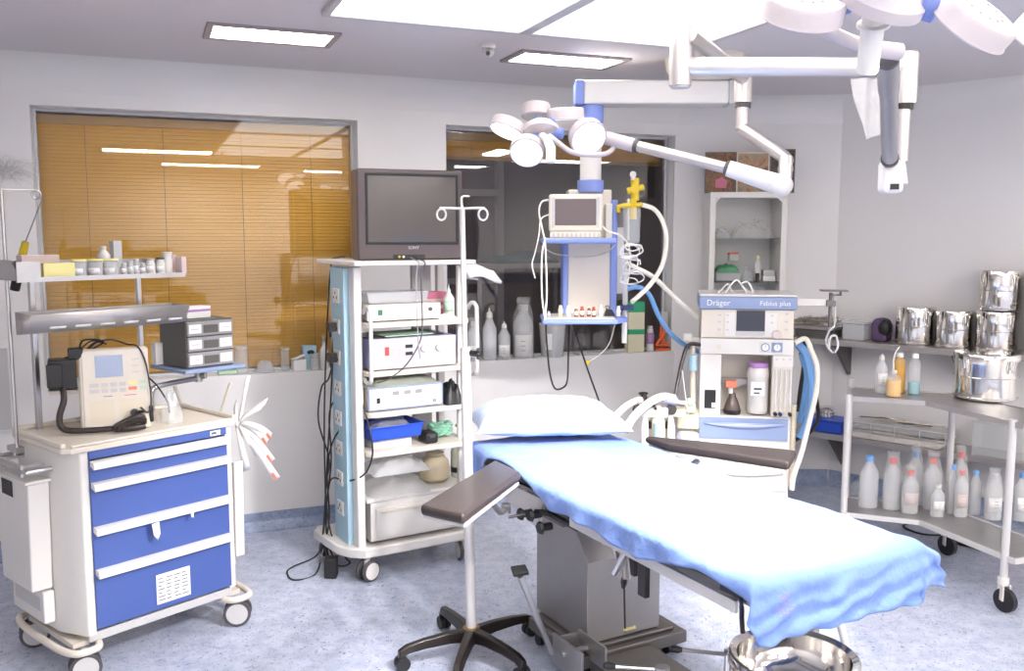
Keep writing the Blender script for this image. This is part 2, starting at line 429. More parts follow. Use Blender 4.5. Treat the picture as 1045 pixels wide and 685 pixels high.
t = thing('tube_or_fill_light', 'added dim fill panel on the ceiling of the unlit room beyond the glass', 'ceiling light', W0+WD*1.2+WN*1.6+Vector((0, 0, 2.499)), R(22))  # added source that lifts the dark room behind the glass
MB().box(-.45, -.12, -.03, .45, .12, -.001).build('housing', 'palegrey', t); MB().box(-.42, -.10, -.034, .42, .10, -.0305).build('diffuser', 'filldim', t)
t = thing('dome_camera', 'small white dome camera fixed to ceiling between the tube lights', 'camera', G(498, 45, CEIL))
MB().lathe([(.032, 0), (.034, -.012), (.03, -.02)][::-1], n=20).build('base', 'white', t)
g = MB(); g.ball((0, 0, -.035), .028); g.build('dome', 'lgrey', t)
g = MB(); g.cyl((0, -.026, -.045), (0, -.03, -.048), .01); g.build('lens', 'dgrey', t)
# grey panel and faint wall drawing at the left edge
t = thing('wall_panel', 'grey rectangular panel with raised rim on wall at left edge', 'panel', W0+WD*sw(4, 400)[0], R(22))
z0 = sw(4, 440)[1]; z1 = sw(4, 345)[1]
MB().box(-.16, -.015, z0, .055, -.001, z1).build('rim', 'wall', t, bevel=.003); MB().box(-.15, -.02, z0+.01, .028, -.014, z1-.05).build('face', 'lgrey', t, bevel=.003)
g = MB()
for k in range(46):
    a = R(random.uniform(-30, 200)); L = random.uniform(.05, .17); c = Vector((random.uniform(-.03, .03), 0, random.uniform(-.03, .03)))
    e = c + Vector((L*math.cos(a), 0, L*math.sin(a)*.8-.02)); m_ = (c+e)/2 + Vector((0, 0, .03))
    g.tube([c, m_, e], .0011, n=4, sm=3)
tag(g.build('dried_flower_decoration', 'lgrey', loc=sw(8, 178, -.006)[2], rot=(0, 0, R(22))), 'faint grey feathery flower decoration on wall at the left edge', 'decoration', kind='stuff')
MT['chromeW'] = mat('pale_satin_steel', (.62, .58, .56), .3, .8)
MT['lgreyW'] = mat('satin_grey_tube', (.34, .33, .34), .3, .5)
MT['dgrey2'] = mat('charcoal_plastic', (.10, .095, .09), .45)
MT['brownblack2'] = mat('coiled_cord_black', (.03, .022, .02), .4)
MT['orange2'] = mat('coral_plastic', (.75, .22, .14), .45)
MT['green2'] = mat('switch_green', (.03, .16, .08), .4)
MT['lgreyP'] = mat('grey_lilac_panel', (.50, .47, .49), .4)
MT['greywrap'] = mat('grey_green_wrap', (.36, .39, .33), .4, bump=.3, bscale=20)
MT['beigeclear'] = mat('cream_translucent_plastic', (.66, .56, .38), .35)
MT['cylgreen'] = mat('faded_cylinder_green', (.34, .36, .27), .5, var=.2, vscale=10)
MT['dblue2'] = mat('navy_plastic', (.02, .03, .14), .4)
MT['lgrey2'] = film('hazy_liquid', (.82, .86, .89), .5, .2)
MT['lgrey3'] = film('clear_liquid_haze', (.74, .75, .77), .3, .2)
MT['macblue2'] = mat('handle_blue', (.42, .48, .78), .35)
MT['palepink2'] = mat('rosy_grey_knob', (.62, .52, .50), .4)
MT['vapdark'] = mat('brown_dark_vaporiser', (.12, .09, .08), .35, .2)
MT['dsteel'] = mat('dark_steel', (.18, .17, .17), .35, .6)
MT['green3'] = mat('packet_green', (.10, .30, .16), .5, var=.5, vscale=12)
MT['wsteel2'] = mat('dull_steel_sheet', (.50, .47, .46), .38, .7, var=.05, vscale=10)
MT['bracket'] = mat('dark_bracket_steel', (.16, .145, .14), .45, .5)
MT['brass2'] = mat('aged_instrument_steel', (.42, .34, .24), .35, .8)
MT['red2'] = mat('coral_red_cap', (.75, .10, .08), .4)
MT['amberclear'] = film('amber_clear_plastic', (.75, .45, .12), .6, .15)
MT['psteel'] = mat('shaded_brushed_steel', (.36, .345, .34), .42, .7, var=.05, vscale=14)  # pedestal steel, the table's shade put into its colour
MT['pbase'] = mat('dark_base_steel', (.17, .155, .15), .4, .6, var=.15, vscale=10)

# ================================================================ OPERATING TABLE
TO = Vector((.852, 2.305, 0)); TRZ = R(28.55); TZ = .80
def TL(x, y, z=0):                       # table-local to world
    c, s = math.cos(TRZ), math.sin(TRZ); return TO + Vector((c*x-s*y, s*x+c*y, z))
t = thing('operating_table', 'stainless operating table with black padding and boxy steel pedestal under the blue sheet', 'operating table', TO, TRZ)
for nm, y0, y1 in (('leg_cushion', .02, .55), ('back_cushion', .56, 1.18), ('head_cushion', 1.19, 1.60)):
    MB().box(-.25, y0, TZ-.075, .25, y1, TZ-.014).build(nm, 'black', t, bevel=.012)
g = MB(); g.box(-.25, .01, TZ-.10, .25, 1.58, TZ-.076); g.build('deck', 'bsteel', t)
for x in (-.278, .278):
    g = MB(); g.box(x-.006, .06, TZ-.118, x+.006, .86, TZ-.085)
    for y in (.1, .35, .62, .8): g.cyl((x, y, TZ-.105), (x*.9, y, TZ-.1), .008, n=8)
    g.build('side_rail', 'wsteel', t, bevel=.002)
g = MB()
for x in (-.17, .17): g.box(x-.03, .02, TZ-.13, x+.03, 1.2, TZ-.10)
g.build('frame_beam', 'bsteel', t, bevel=.003)
# pedestal
pq = G(599, 659, .115); c_, s_ = math.cos(-TRZ), math.sin(-TRZ)
def tol(p): d = p-TO; return Vector((c_*d.x-s_*d.y, s_*d.x+c_*d.y, d.z))
q = tol(pq); px0, py0 = q.x, q.y; PW, PDp = .34, .36
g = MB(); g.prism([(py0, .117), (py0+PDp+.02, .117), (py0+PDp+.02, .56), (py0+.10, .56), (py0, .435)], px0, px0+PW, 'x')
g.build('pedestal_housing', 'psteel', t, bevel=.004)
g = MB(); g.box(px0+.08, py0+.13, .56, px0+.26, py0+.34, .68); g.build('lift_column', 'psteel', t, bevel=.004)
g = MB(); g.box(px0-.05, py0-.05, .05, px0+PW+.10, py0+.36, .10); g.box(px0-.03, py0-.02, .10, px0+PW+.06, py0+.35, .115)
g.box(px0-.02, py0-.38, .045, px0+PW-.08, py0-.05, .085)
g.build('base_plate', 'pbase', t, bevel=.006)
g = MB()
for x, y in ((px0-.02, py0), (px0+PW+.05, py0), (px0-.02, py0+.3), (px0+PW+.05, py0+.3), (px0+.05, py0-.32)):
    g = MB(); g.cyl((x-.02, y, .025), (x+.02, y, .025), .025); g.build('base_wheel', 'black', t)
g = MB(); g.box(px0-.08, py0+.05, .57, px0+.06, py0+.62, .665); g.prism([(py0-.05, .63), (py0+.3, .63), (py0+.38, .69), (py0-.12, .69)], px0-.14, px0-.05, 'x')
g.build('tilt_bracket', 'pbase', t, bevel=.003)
g = MB(); g.prism([(1.12, TZ-.20), (1.30, TZ-.17), (1.56, TZ-.12), (1.56, TZ-.085), (1.06, TZ-.085)], -.265, -.245, 'x'); g.build('side_plate', 'wsteel', t, bevel=.002)
g = MB()
for (y, z) in ((1.38, .665), (1.14, .65), (1.00, .64), (1.07, .665)):
    g = MB(); g.cyl((-.27, y, z), (-.31, y, z), .014, n=10); g.cyl((-.31, y, z), (-.322, y, z), .024, .02, n=6); g.build('clamp_knob', 'black', t)
g = MB()
for k, (y0, z0, y1, z1) in enumerate(((.62, .69, .70, .56), (.70, .70, .66, .55), (.80, .69, .74, .585), (.88, .685, .84, .60))):
    g = MB(); g.tube([(-.20+.02*k, y0, z0), (-.21+.02*k, y1, z1)], .013, n=8); g.build('linkage', 'steel', t)
MB().box(-.215, .53, .535, -.195, .57, .70).build('dark_link', 'brownblack', t, bevel=.003); MB().box(-.16, .66, .55, -.13, .70, .70).build('dark_link', 'brownblack', t, bevel=.003)
g = MB(); g.tube([tol(P(636, 600, 2.98)), tol(P(639, 575, 2.96)), tol(P(640, 547, 2.94))], [.007, .013, .009], n=8); g.tube([tol(P(637, 600, 2.98)), tol(P(638, 645, 3.02))], .0035, n=6); g.build('release_lever', 'brownblack', t)
g = MB(); a = tol(P(560, 524, 3.1)); b_ = tol(P(546, 523, 3.12)); c0 = tol(P(519, 528, 3.1))
g.tube([a, b_], .012, n=8); g.tube([b_, c0], .006, n=8); g.tube([a, tol(P(590, 540, 3.1))], .011, n=8); g.build('crank_handle', 'black', t)
g = MB(); g.tube([tol(P(637, 643, 3.02)), tol(P(648, 640, 3.0))], .006, n=6); g.build('base_clip', 'paleyellow', t)
# pedal with long bar
pa = tol(G(563, 667, .10)); pb = tol(P(531, 588, 3.08))
g = MB(); g.tube([pa, pb], .012, n=8); g.build('pedal_bar', 'steel', t)
g = MB(); u = tol(P(521, 577, 3.08)); v = tol(P(537, 578, 3.02)); g.prism([(-.028, -.014), (.028, -.02), (.024, .02), (-.03, .026)], -.006, .012)
g.build('pedal_pad', 'black', t, bevel=.004, loc=(pb+Vector((0, 0, .016))), rot=(R(25), R(-10), R(-20)))
g = MB(); pc = tol(G(590, 672, .10)); g.box(pc.x-.05, pc.y-.10, .05, pc.x-.04, pc.y+.10, .17); g.box(pc.x+.05, pc.y-.10, .05, pc.x+.06, pc.y+.08, .17); g.box(pc.x-.05, pc.y+.075, .05, pc.x+.06, pc.y+.085, .16)
g.cyl((pc.x-.06, pc.y+.02, .12), (pc.x+.07, pc.y+.02, .12), .012); g.build('pedal_bracket', 'bsteel', t, bevel=.002)
# foot pump levers with black knobs
for nm, (k0, k1), yy in (('brake_lever', ((692, 663), (740, 668)), 2.75), ('pump_lever', ((624, 680), (668, 683)), 2.7)):
    a = tol(P(*k0, yy)); b_ = tol(P(*k1, yy)); g = MB(); g.tube([a, b_], .007, n=8)
    o = g.build(nm, 'steel', t); g = MB(); d = (a-b_).normalized(); g.tube([a-d*.012, a, a+d*.02, a+d*.026], [.008, .012, .012, .007], n=10, sm=1); g.build('knob', 'black', o)
g = MB(); a = tol(P(676, 684, 2.7)); g.cyl(a-Vector((0, 0, .10)), a+Vector((0, 0, .012)), .024); g.cyl(a-Vector((-.01, .06, .10)), a+Vector((.01, -.06, .006)), .026, n=18)
g.box(a.x-.09, a.y-.05, .05, a.x+.25, a.y+.05, .07); g.build('pump_cylinder', 'bsteel', t, bevel=.002)
g = MB(); a = tol(P(744, 672, 2.75)); g.box(a.x-.012, a.y-.012, .05, a.x+.012, a.y+.012, a.z+.03); g.box(a.x-.012, a.y-.3, .05, a.x+.012, a.y+.0, .075); g.build('lever_post', 'steel', t, bevel=.002)
g = MB(); g.tube([tol(P(756, 611, 2.18)), tol(P(757, 622, 2.19)), tol(P(757, 632, 2.19)), tol(P(758, 646, 2.19))], [.005, .0065, .005, .0065], n=8); g.build('rail_strap', 'black', t)
g = MB(); g.box(-.285, .02, TZ-.075, -.255, .12, TZ-.03); g.build('end_bracket', 'black', t, bevel=.004)

# arm boards (lift off the rail: things of their own)
def board(label, pts, Z, mount):
    c = sum(pts, Vector())/4
    r = thing('arm_board', label, 'arm board', Vector((c.x, c.y, Z)), 0, None)
    g = MB(); loc = [(p.x-c.x, p.y-c.y) for p in pts]
    g.prism(loc, -.036, 0, 'z'); g.build('pad', 'vinyl', r, bevel=.014, segs=3)
    sh = [(x*.94, y*.94) for x, y in loc]
    g = MB(); g.prism(sh, -.048, -.037, 'z'); g.build('support_plate', 'wsteel', r, bevel=.002)
    g = MB(); m = mount-Vector((c.x, c.y, Z)); g.tube([m+Vector((0, 0, -.185)), Vector(((m.x)*.75, m.y*.75, -.175)), Vector(((m.x)*.3, m.y*.3, -.060))], .011, n=8, sm=3); g.cyl(m+Vector((0, 0, -.205)), m+Vector((0, 0, -.17)), .018, n=12)
    g.build('support_bar', 'bsteel', r)
    return r
Z1 = .83
bp = [G(428, 515, Z1), G(473, 525, Z1), TL(-.35, 1.07, Z1), TL(-.35, 1.27, Z1)]
board('narrow dark padded arm board reaching left over the drip stand from table head', bp, Z1, TL(-.315, 1.25, Z1))
bp = [G(812, 461, Z1), G(806, 472, Z1), G(668, 455, Z1), G(672, 445, Z1)]
bp = [TL(.28, 1.30), TL(.28, 1.12), G(806, 470, Z1), G(812, 459, Z1)]
q0 = TL(.375, 1.33); q1 = TL(.375, 1.16)
board('brown-black padded arm board on far side in front of the anaesthesia machine', [q1, G(806, 471, Z1), G(813, 459, Z1), q0][::1], Z1, TL(.315, 1.24, Z1))

# ---- the sheet
def sm(x, a, b): x = max(0, min(1, (x-a)/(b-a))); return x*x*(3-2*x)
from mathutils import noise as NZ
def near_edge(b):
    return .285+.075+.03*sm(b, .15, .5)-.012*math.sin(b*11)-.065*sm(b, .86, 1.08)+.085*sm(b, 1.40, 1.50)
def sheet(u, v):
    # a across (left negative), b along (toward the head positive); arc lengths
    b = -.185 + 1.765*v
    k = sm(b, .9, 1.36)
    a0 = -near_edge(b); a1 = .40
    a = a0+(a1-a0)*u
    ex = .295-.012*sm(b, 1.2, 1.4); e0 = .0
    def drape(t, edge, rad=.03):     # returns (horizontal beyond edge, drop)
        s = t-edge
        if s <= 0: return t, 0.
        L = rad*math.pi/2
        if s < L: w = s/rad; return edge+rad*math.sin(w), rad*(1-math.cos(w))
        return edge+rad+(s-L)*(.10 if b < 1.3 else .03), rad+(s-L)*.99
    sx = -1 if a < 0 else 1
    flare = (1-sm(b, -.1, .25))*(1 if a > 0 else 0)
    x, dx = drape(abs(a), ex)
    y, dy = drape(-b, e0, .04); y = -y
    if flare > 0 and abs(a) > ex:
        s = abs(a)-ex; x = x*(1-flare)+(ex+s*.92)*flare; dx = dx*(1-flare)+s*.30*flare
    x *= sx
    d = math.hypot(dx, dy) if not (flare > 0 and dx > 0) else dx+dy*.72
    hang = sm(d, .01, .1)
    fold = .010*math.sin(b*38+a*3)*hang*(1 if dx > .01 else 0)
    foldy = (.007*math.sin(a*24+1.3+d*9)+.004*math.sin(a*57+d*30)+.007*math.sin(d*120+a*22+3*NZ.noise(Vector((a*9, d*12, 3)))))*sm(dy, .02, .13)
    n = NZ.noise(Vector((a*5, b*5, 1)))*.006 + NZ.noise(Vector((a*14+b*6, b*13, 5)))*.0035
    n += .004*sm(math.sin(7*a+11*b+2*NZ.noise(Vector((a*3, b*3, 9)))), .7, 1)
    zz = TZ+.006 - d + n*(1-hang*.5)+.004*NZ.noise(Vector((a*2, b*2, 7)))
    zz += .016*sm(b, 1.0, 1.4)
    return (x+fold*sx+n*hang*2, y-foldy+n*hang*2, zz)
r = MB(); r.grid(sheet, 110, 220)
o = r.build('blue_sheet', 'sheet', loc=TO, rot=(0, 0, TRZ), solid=.003, ang=180)
tag(o, 'light blue cotton sheet spread over operating table, its hem hanging at the foot', 'sheet')
# purple laundry stamp on the hanging hem
def sheet_at(a_t, b_t):
    v = (b_t+.185)/1.765; b = b_t; a0 = -near_edge(b); return (a_t-a0)/(.40-a0), v
g = MB(); rnd = random.Random(3)
for k in range(60):
    an = rnd.uniform(0, 6.28); rr = .033*math.sqrt(rnd.random()); L = rnd.uniform(.002, .006)
    a = -.225+rr*math.cos(an); b = -.10+rr*math.sin(an)
    p = []
    for da, db in ((0, 0), (L, 0), (L, .0018), (0, .0018)):
        q = Vector(sheet(*sheet_at(a+da, b+db))); p.append(q+Vector((0, -.0035, .0012)))
    g.add(p, [(0, 1, 2, 3)])
g.build('ink_stamp', 'violet', o)
# pillow
def pil(sgn):
    def f(u, v):
        x = 2*u-1; y = 2*v-1
        e = (max(0, 1-abs(x)**3.2)**.55)*(max(0, 1-abs(y)**3.0)**.55)
        px = .315*x*(1-.07*(1-abs(y)**2)*abs(x)**3); py = .20*y*(1-.10*(1-abs(x)**2)*abs(y)**3)
        z = e*(.108 if sgn > 0 else .03)*(1+.22*NZ.noise(Vector((x*2.2, y*2.5, sgn)))+.06*math.sin(6*x+3*y))
        z += .010*NZ.noise(Vector((x*6, y*6, 2)))*e
        return (px, py, sgn*z+.03)
    return f
g = MB(); g.grid(pil(1), 48, 36); b = MB(); b.grid(pil(-1), 48, 36); g.add(b.v, [q[::-1] for q in b.f])
pc = P(558, 428, 3.66)
o = g.build('pillow', 'pillow', loc=(pc.x, pc.y, TZ+.045), rot=(R(-2), R(1.0), R(9)), ang=180)
tag(o, 'plump pale blue pillow at the head end of the operating table', 'pillow')

# ---- kick bowl on stand under the table foot
bc = P(810, 669, 2.64*.955); bz = bc.z
t = thing('basin_stand', 'wheeled chrome stand holding the steel basin under the table foot', 'stand', Vector((bc.x, bc.y, 0)), R(10))
g = MB(); g.tube([(.182*math.cos(a), .182*math.sin(a), bz-.025) for a in [k*math.pi/12 for k in range(24)]], .008, closed=True, sm=1); g.build('support_ring', 'chrome', t)
for k in range(3):
    a = R(30+120*k); g = MB(); g.tube([(.186*math.cos(a), .186*math.sin(a), bz-.03), (.19*math.cos(a), .19*math.sin(a), .06)], .008)
    o = g.build('leg', 'chrome', t); g = MB(); g.cyl((.19*math.cos(a)-.012, .19*math.sin(a), .025), (.19*math.cos(a)+.012, .19*math.sin(a), .025), .025); g.build('caster', 'black', o)
g = MB(); g.tube([(.19*math.cos(a), .19*math.sin(a), .1) for a in [k*math.pi/12 for k in range(24)]], .006, closed=True, sm=1); g.build('lower_ring', 'chrome', t)
o = MB().lathe([(.0, -.13), (.10, -.13), (.145, -.10), (.163, -.04), (.165, -.012), (.181, -.004), (.186, .002), (.180, .006), (.163, -.004), (.158, -.04), (.14, -.095), (.098, -.124), (0, -.125)], n=56).build('steel_basin', 'chrome', loc=(bc.x, bc.y, bz))
tag(o, 'shiny round stainless steel basin under the sheet hem at the table foot', 'basin')
t = thing('tube_frame_stand', 'white tube frame on floor behind the steel basin', 'stand', Vector((0, 0, 0)))
g = MB(); g.tube([P(868, 690, 2.95), P(862, 655, 2.95), P(853, 628, 2.95), P(838, 612, 2.95), P(815, 606, 2.95)], .013, n=10); 
e = P(868, 690, 2.95); g.tube([e, Vector((e.x, e.y, .02))], .013, n=10); g.build('curved_tube', 'wsteel', t)
for x in (810, 821, 832):
    p = P(x, 630, 2.95); g = MB(); g.cyl((p.x, p.y, 0.02), (p.x, p.y, p.z+.06), .015 if x != 821 else .019); g.build('upright', 'steel', t)
a = P(805, 640, 2.95); g = MB(); g.box(a.x-.03, a.y-.05, 0, e.x+.03, a.y+.05, .03); g.build('foot', 'steel', t)

# ================================================================ DRIP STAND
b0 = Vector((*G(481, 643, .10).xy, 0))
t = thing('drip_stand', 'white drip stand with two top hooks and five-armed black base', 'drip stand', b0, 0)
H0 = P(481, 355, b0.y).z; H1 = P(478, 213, b0.y).z
tilt = Vector((-.014, 0, 0))
g = MB(); g.tube([(0, 0, .09), (-.018, 0, H0)], .020, n=16); g.build('lower_tube', 'wsteel', t)
g = MB(); g.tube([(-.018, 0, H0-.1), (-.026, 0, H1)], .010, n=10); o = g.build('upper_pole', 'wsteel', t)
for sx in (-1, 1):
    g = MB(); x = -.026; pts = [(x, 0, H1), (x+sx*.05, 0, H1+.002), (x+sx*.085, 0, H1+.002)]
    g.tube(pts, .0045, n=8, sm=1); g.tube([(x+sx*(.078+.017*math.sin(a)), -.004, H1-.022-.021*math.cos(a)*-1*1) for a in [math.pi*2*k/12 for k in range(12)]], .004, n=7, sm=2, closed=True)
    g.build('hook', 'wsteel', o)
g = MB(); g.tube([(-.026, 0, H1), (-.03, .06, H1+.045), (-.005, .10, H1+.05)], .004, n=7); g.build('hook', 'wsteel', o)
g = MB(); hc = Vector((.03, -.015, H0+.0)); 
for k in range(6):
    a = k*math.pi/3; g.ball((hc.x+.003, hc.y-.01+.016*math.cos(a), hc.z-.02+.016*math.sin(a)), .008, 8, 6)
g.cyl((0, 0, hc.z-.02), (hc.x+.008, hc.y-.01, hc.z-.02), .012); g.build('clamp_knob', 'black', t)
g = MB(); g.lathe([(.05, .06), (.05, .095), (.03, .105)], n=18); g.build('hub', 'brownblack', t)
for k, a in enumerate((207, 262, 313, 36, 118)):
    a = R(a); ca_, sa_ = math.cos(a), math.sin(a); n_ = Vector((-sa_, ca_, 0)); L = .29 if k != 4 else .27
    g = MB()
    prof = [(0.02, .062, .110, .030), (.10, .072, .112, .026), (.2, .072, .106, .023), (.27, .066, .096, .022), (L+.015, .045, .080, .018)]
    vs = []
    for d, z0, z1, w_ in prof:
        c = Vector((ca_*d, sa_*d, 0)); vs += [c-n_*w_+Vector((0, 0, z0)), c+n_*w_+Vector((0, 0, z0)), c+n_*w_*.6+Vector((0, 0, z1)), c-n_*w_*.6+Vector((0, 0, z1))]
    fs = [(0, 3, 2, 1), (16, 17, 18, 19)]
    for i in range(4):
        for j in range(4): fs.append((i*4+j, i*4+(j+1) % 4, (i+1)*4+(j+1) % 4, (i+1)*4+j))
    g.add(vs, fs); o = g.build('foot_arm', 'brownblack', t, bevel=.006)
    g = MB(); c = Vector((ca_*L, sa_*L, .028)); g.cyl(c-n_*.022, c-n_*.004, .027); g.cyl(c+n_*.004, c+n_*.022, .027); g.cyl(c, c+Vector((0, 0, .03)), .008)
    g.build('caster', 'black', o)
g = MB(); g.lathe([(.0235, .103), (.034, .105), (.033, .112), (.0235, .114)], n=18); g.build('collar', 'brass', t)

# ================================================================ THEATRE LAMPS
def lamp_head(parent, c, nrm, r=.088, h=.05, power=0, lit=True, seed=0, blend=.35, size=69):
    nrm = nrm.normalized()
    g = MB(); g.lathe([(0, -h*.5), (r*.93, -h*.5), (r, -h*.35), (r*1.0, h*.25), (r*.97, h*.42), (r*.6, h*.52), (0, h*.54)][::-1] and [(0, -h*.54), (r*.6, -h*.52), (r*.95, -h*.44), (r, -h*.28), (r*1.0, h*.3), (r*1.03, h*.4), (r*1.0, h*.48), (r*.92, h*.48)], c, 32, nrm)
    o = g.build('lamp_head', 'lampwhite', parent)
    g = MB(); g.lathe([(0, h*.475), (r*.92, h*.475), (r*.90, h*.50), (0, h*.52)], c, 32, nrm); g.build('lens', 'led' if lit else 'white', o)
    g = MB(); q = nrm.to_track_quat('Z', 'Y')
    for k in range(12):
        a = k*math.pi/6; p = c + q @ Vector((r*.5*math.cos(a), r*.5*math.sin(a), -h*.53)); g.cyl(p, p-nrm*.003, .004, n=8)
    g.build('vent_dots', 'lgrey', o)
    if power:
        l = bpy.data.lights.new('lamp_beam', 'SPOT'); l.energy = power; l.spot_size = R(size); l.spot_blend = blend; l.shadow_soft_size = .06; l.color = (1, .97, .98)
        lo = bpy.data.objects.new('lamp_beam', l); C.objects.link(lo); lo.parent = o
        lo.location = c+nrm*(h*.6); lo.rotation_euler = (-nrm).to_track_quat('Z', 'Y').to_euler()
    return o
def connector(parent, a, b, r=.022):
    g = MB(); d = (b-a); n = 7
    for k in range(n): p = a+d*(k/n); g.cyl(p, p+d*(.62/n), r, n=16)
    g.cyl(a, b, r*.86, n=16); return g.build('ribbed_joint', 'midblue', parent)
# shared steel column and arms
YC = 3.0
cp = P(694, 88, YC); ctop = Vector((cp.x, YC, CEIL))
t = thing('lamp_column', 'steel ceiling column with two horizontal swivel arms carrying the theatre lamps', 'lamp mount', Vector((cp.x, YC, CEIL)))
def loc_(p): return p-Vector((cp.x, YC, CEIL))
g = MB(); g.cyl((0, 0, 0), (0, 0, -.02), .09, n=28); g.build('ceiling_plate', 'lampwhite', t)
zA = P(694, 47, YC).z
g = MB(); g.cyl((0, 0, -.02), (0, 0, zA-CEIL), .031, n=24); g.build('column', 'chromeW', t)
g = MB(); g.cyl((0, 0, zA-CEIL), (0, 0, cp.z-CEIL), .036, n=24)
for z in (.03, .09): g.cyl((.012, -.033, cp.z-CEIL+z), (.013, -.0375, cp.z-CEIL+z), .005, n=8)
g.build('column_sleeve', 'chromeW', t)
g = MB(); g.cyl((0, 0, cp.z-CEIL), (0, 0, cp.z-CEIL-.006), .03, n=24); g.build('end_cap', 'lgrey', t)
a0 = P(700, 68, YC); a1 = P(893, 69, 2.93)
g = MB(); g.tube([loc_(a0), loc_(a1)], .030, n=20); o = g.build('swivel_arm', 'chromeW', t)
sc_ = P(925, 80, 2.93); s0 = P(926, 54, 2.93).z; s1 = P(923, 106, 2.93).z
g = MB(); g.cyl(loc_(Vector((sc_.x, 2.93, s0))), loc_(Vector((sc_.x, 2.93, s1))), .036, n=24); g.tube([loc_(a1), loc_(P(922, 68, 2.93))], .030, n=16); g.build('arm_socket', 'chromeW', o)
b0_ = P(703, 32, YC); b1_ = P(758, 82, 3.83)
b1_.z = b0_.z = P(703, 34, YC).z
g = MB(); g.tube([loc_(b0_), loc_(b1_)], .027, n=20); o = g.build('swivel_arm', 'chromeW', t)
sf0 = P(759, 79, 3.85); sf1 = P(759, 105, 3.85)
g = MB(); g.cyl(loc_(Vector((sf0.x, 3.85, b1_.z+.02))), loc_(Vector((sf0.x, 3.85, sf1.z))), .038, n=24); g.build('arm_socket', 'chromeW', o)

# far lamp
t = thing('theatre_lamp', 'far lit theatre lamp with five white heads in front of the dark window', 'theatre lamp', Vector((sf0.x, 3.85, sf1.z)))
O = Vector((sf0.x, 3.85, sf1.z))
def lf(p): return p-O
g = MB(); g.cyl(lf(P(758.5, 104, 3.85)), lf(P(758, 110, 3.85)), .032, n=20); g.build('bearing_ring', 'dgrey', t)
g = MB(); g.tube([lf(P(758, 109, 3.85)), lf(P(757, 132, 3.85))], .026, n=18); 
g.tube([lf(P(757, 131, 3.85)), lf(P(775, 143, 3.8)), lf(P(800, 160, 3.74)), lf(P(803, 166, 3.73))], .027, n=18, sm=2); g.tube([lf(P(802, 160, 3.73)), lf(P(801, 182, 3.72))], .028, n=18)
g.build('drop_elbow', 'chromeW', t)
g = MB(); g.cyl(lf(P(801.5, 170, 3.73)), lf(P(801.5, 175, 3.73)), .030, n=20); g.build('bearing_ring', 'lgrey', t)
g = MB(); J = P(797, 189, 3.70); g.ball(tuple(lf(J)), .048, 20, 12, (1, 1, .95)); 
E1 = P(743, 172, 3.76); g.tube([lf(J), lf(E1)], [.042, .034], n=18, sm=1); o = g.build('spring_arm_joint', 'white', t)
g = MB(); g.cyl(lf(P(785, 190, 3.65)), lf(P(785, 190, 3.64)), .009, n=12); g.build('screw', 'lgrey', o)
E2 = P(650, 149, 3.95); E3 = P(619, 141, 4.02)
g = MB(); g.tube([lf(E1), lf(E2)], .024, n=16); g.build('spring_arm', 'chromeW', t)
g = MB(); g.tube([lf(E2), lf(E3)], .030, n=16); g.tube([lf(P(742, 171.5, 3.762)), lf(E1)], .0, n=4) if 0 else None; g.build('spring_arm_end', 'lampwhite', t)
d = (E1-E2).normalized()
for p in (E1, E2): g = MB(); g.cyl(lf(p-d*.01), lf(p+d*.006), .031, n=18); g.build('bearing_ring', 'dgrey', t)
yk = [P(619, 141, 4.02), P(626, 150, 4.0), P(618, 157, 3.97), P(600, 158, 3.92), P(583, 155, 3.9), P(570, 146, 3.9), P(560, 138, 3.92)]
g = MB(); g.tube([lf(p) for p in yk], .011, n=12); g.build('yoke', 'lampwhite', t)
NF = Vector((.06, -.50, -.86)).normalized()
hub = P(551, 134, 3.98)
g = MB(); g.lathe([(0, -.02), (.07, -.018), (.085, 0), (.085, .02), (.06, .034), (0, .036)], lf(hub), 28, NF); o = g.build('hub', 'lampwhite', t)
g = MB(); g.tube([lf(hub+NF*.02), lf(P(558, 142, 3.84)), lf(P(562, 151, 3.80)), lf(P(562, 166, 3.79))], [.018, .018, .021, .020], n=16, sm=1); g.build('sterile_handle', 'white', o)
heads = [(519, 130, 3.98, (-.35, -.25, -.9)), (577, 116, 4.08, (.05, .15, -1)), (538, 153, 3.88, (-.12, -.75, -.62)), (599, 139, 3.92, (.3, -.8, -.55)), (547, 113, 4.12, (0, -.2, -1))]
for i, (x, y, Y, nn) in enumerate(heads):
    c = P(x, y, Y); nn = Vector(nn).normalized()
    if i == 4:
        lamp_head(t, lf(c), nn, r=.065, h=.06, lit=False)
    else: lamp_head(t, lf(c), nn, r=(.08, .083, .072, .080)[i], h=.05, power=FARLAMP_W)
    e = hub+(c-hub)*.25; f = c-(c-hub)*.5; connector(t, lf(e), lf(f), .024)
g = MB(); c = P(505, 157, 3.92); q = [P(492, 159, 3.95), P(509, 154, 4.0), P(523, 156, 3.92), P(508, 160, 3.86)]
g.add([lf(p) for p in q]+[lf(p)+Vector((0, 0, .008)) for p in q], [(0, 3, 2, 1), (4, 5, 6, 7), (0, 1, 5, 4), (1, 2, 6, 5), (2, 3, 7, 6), (3, 0, 4, 7)]); g.build('side_flap', 'led', t, bevel=.002)

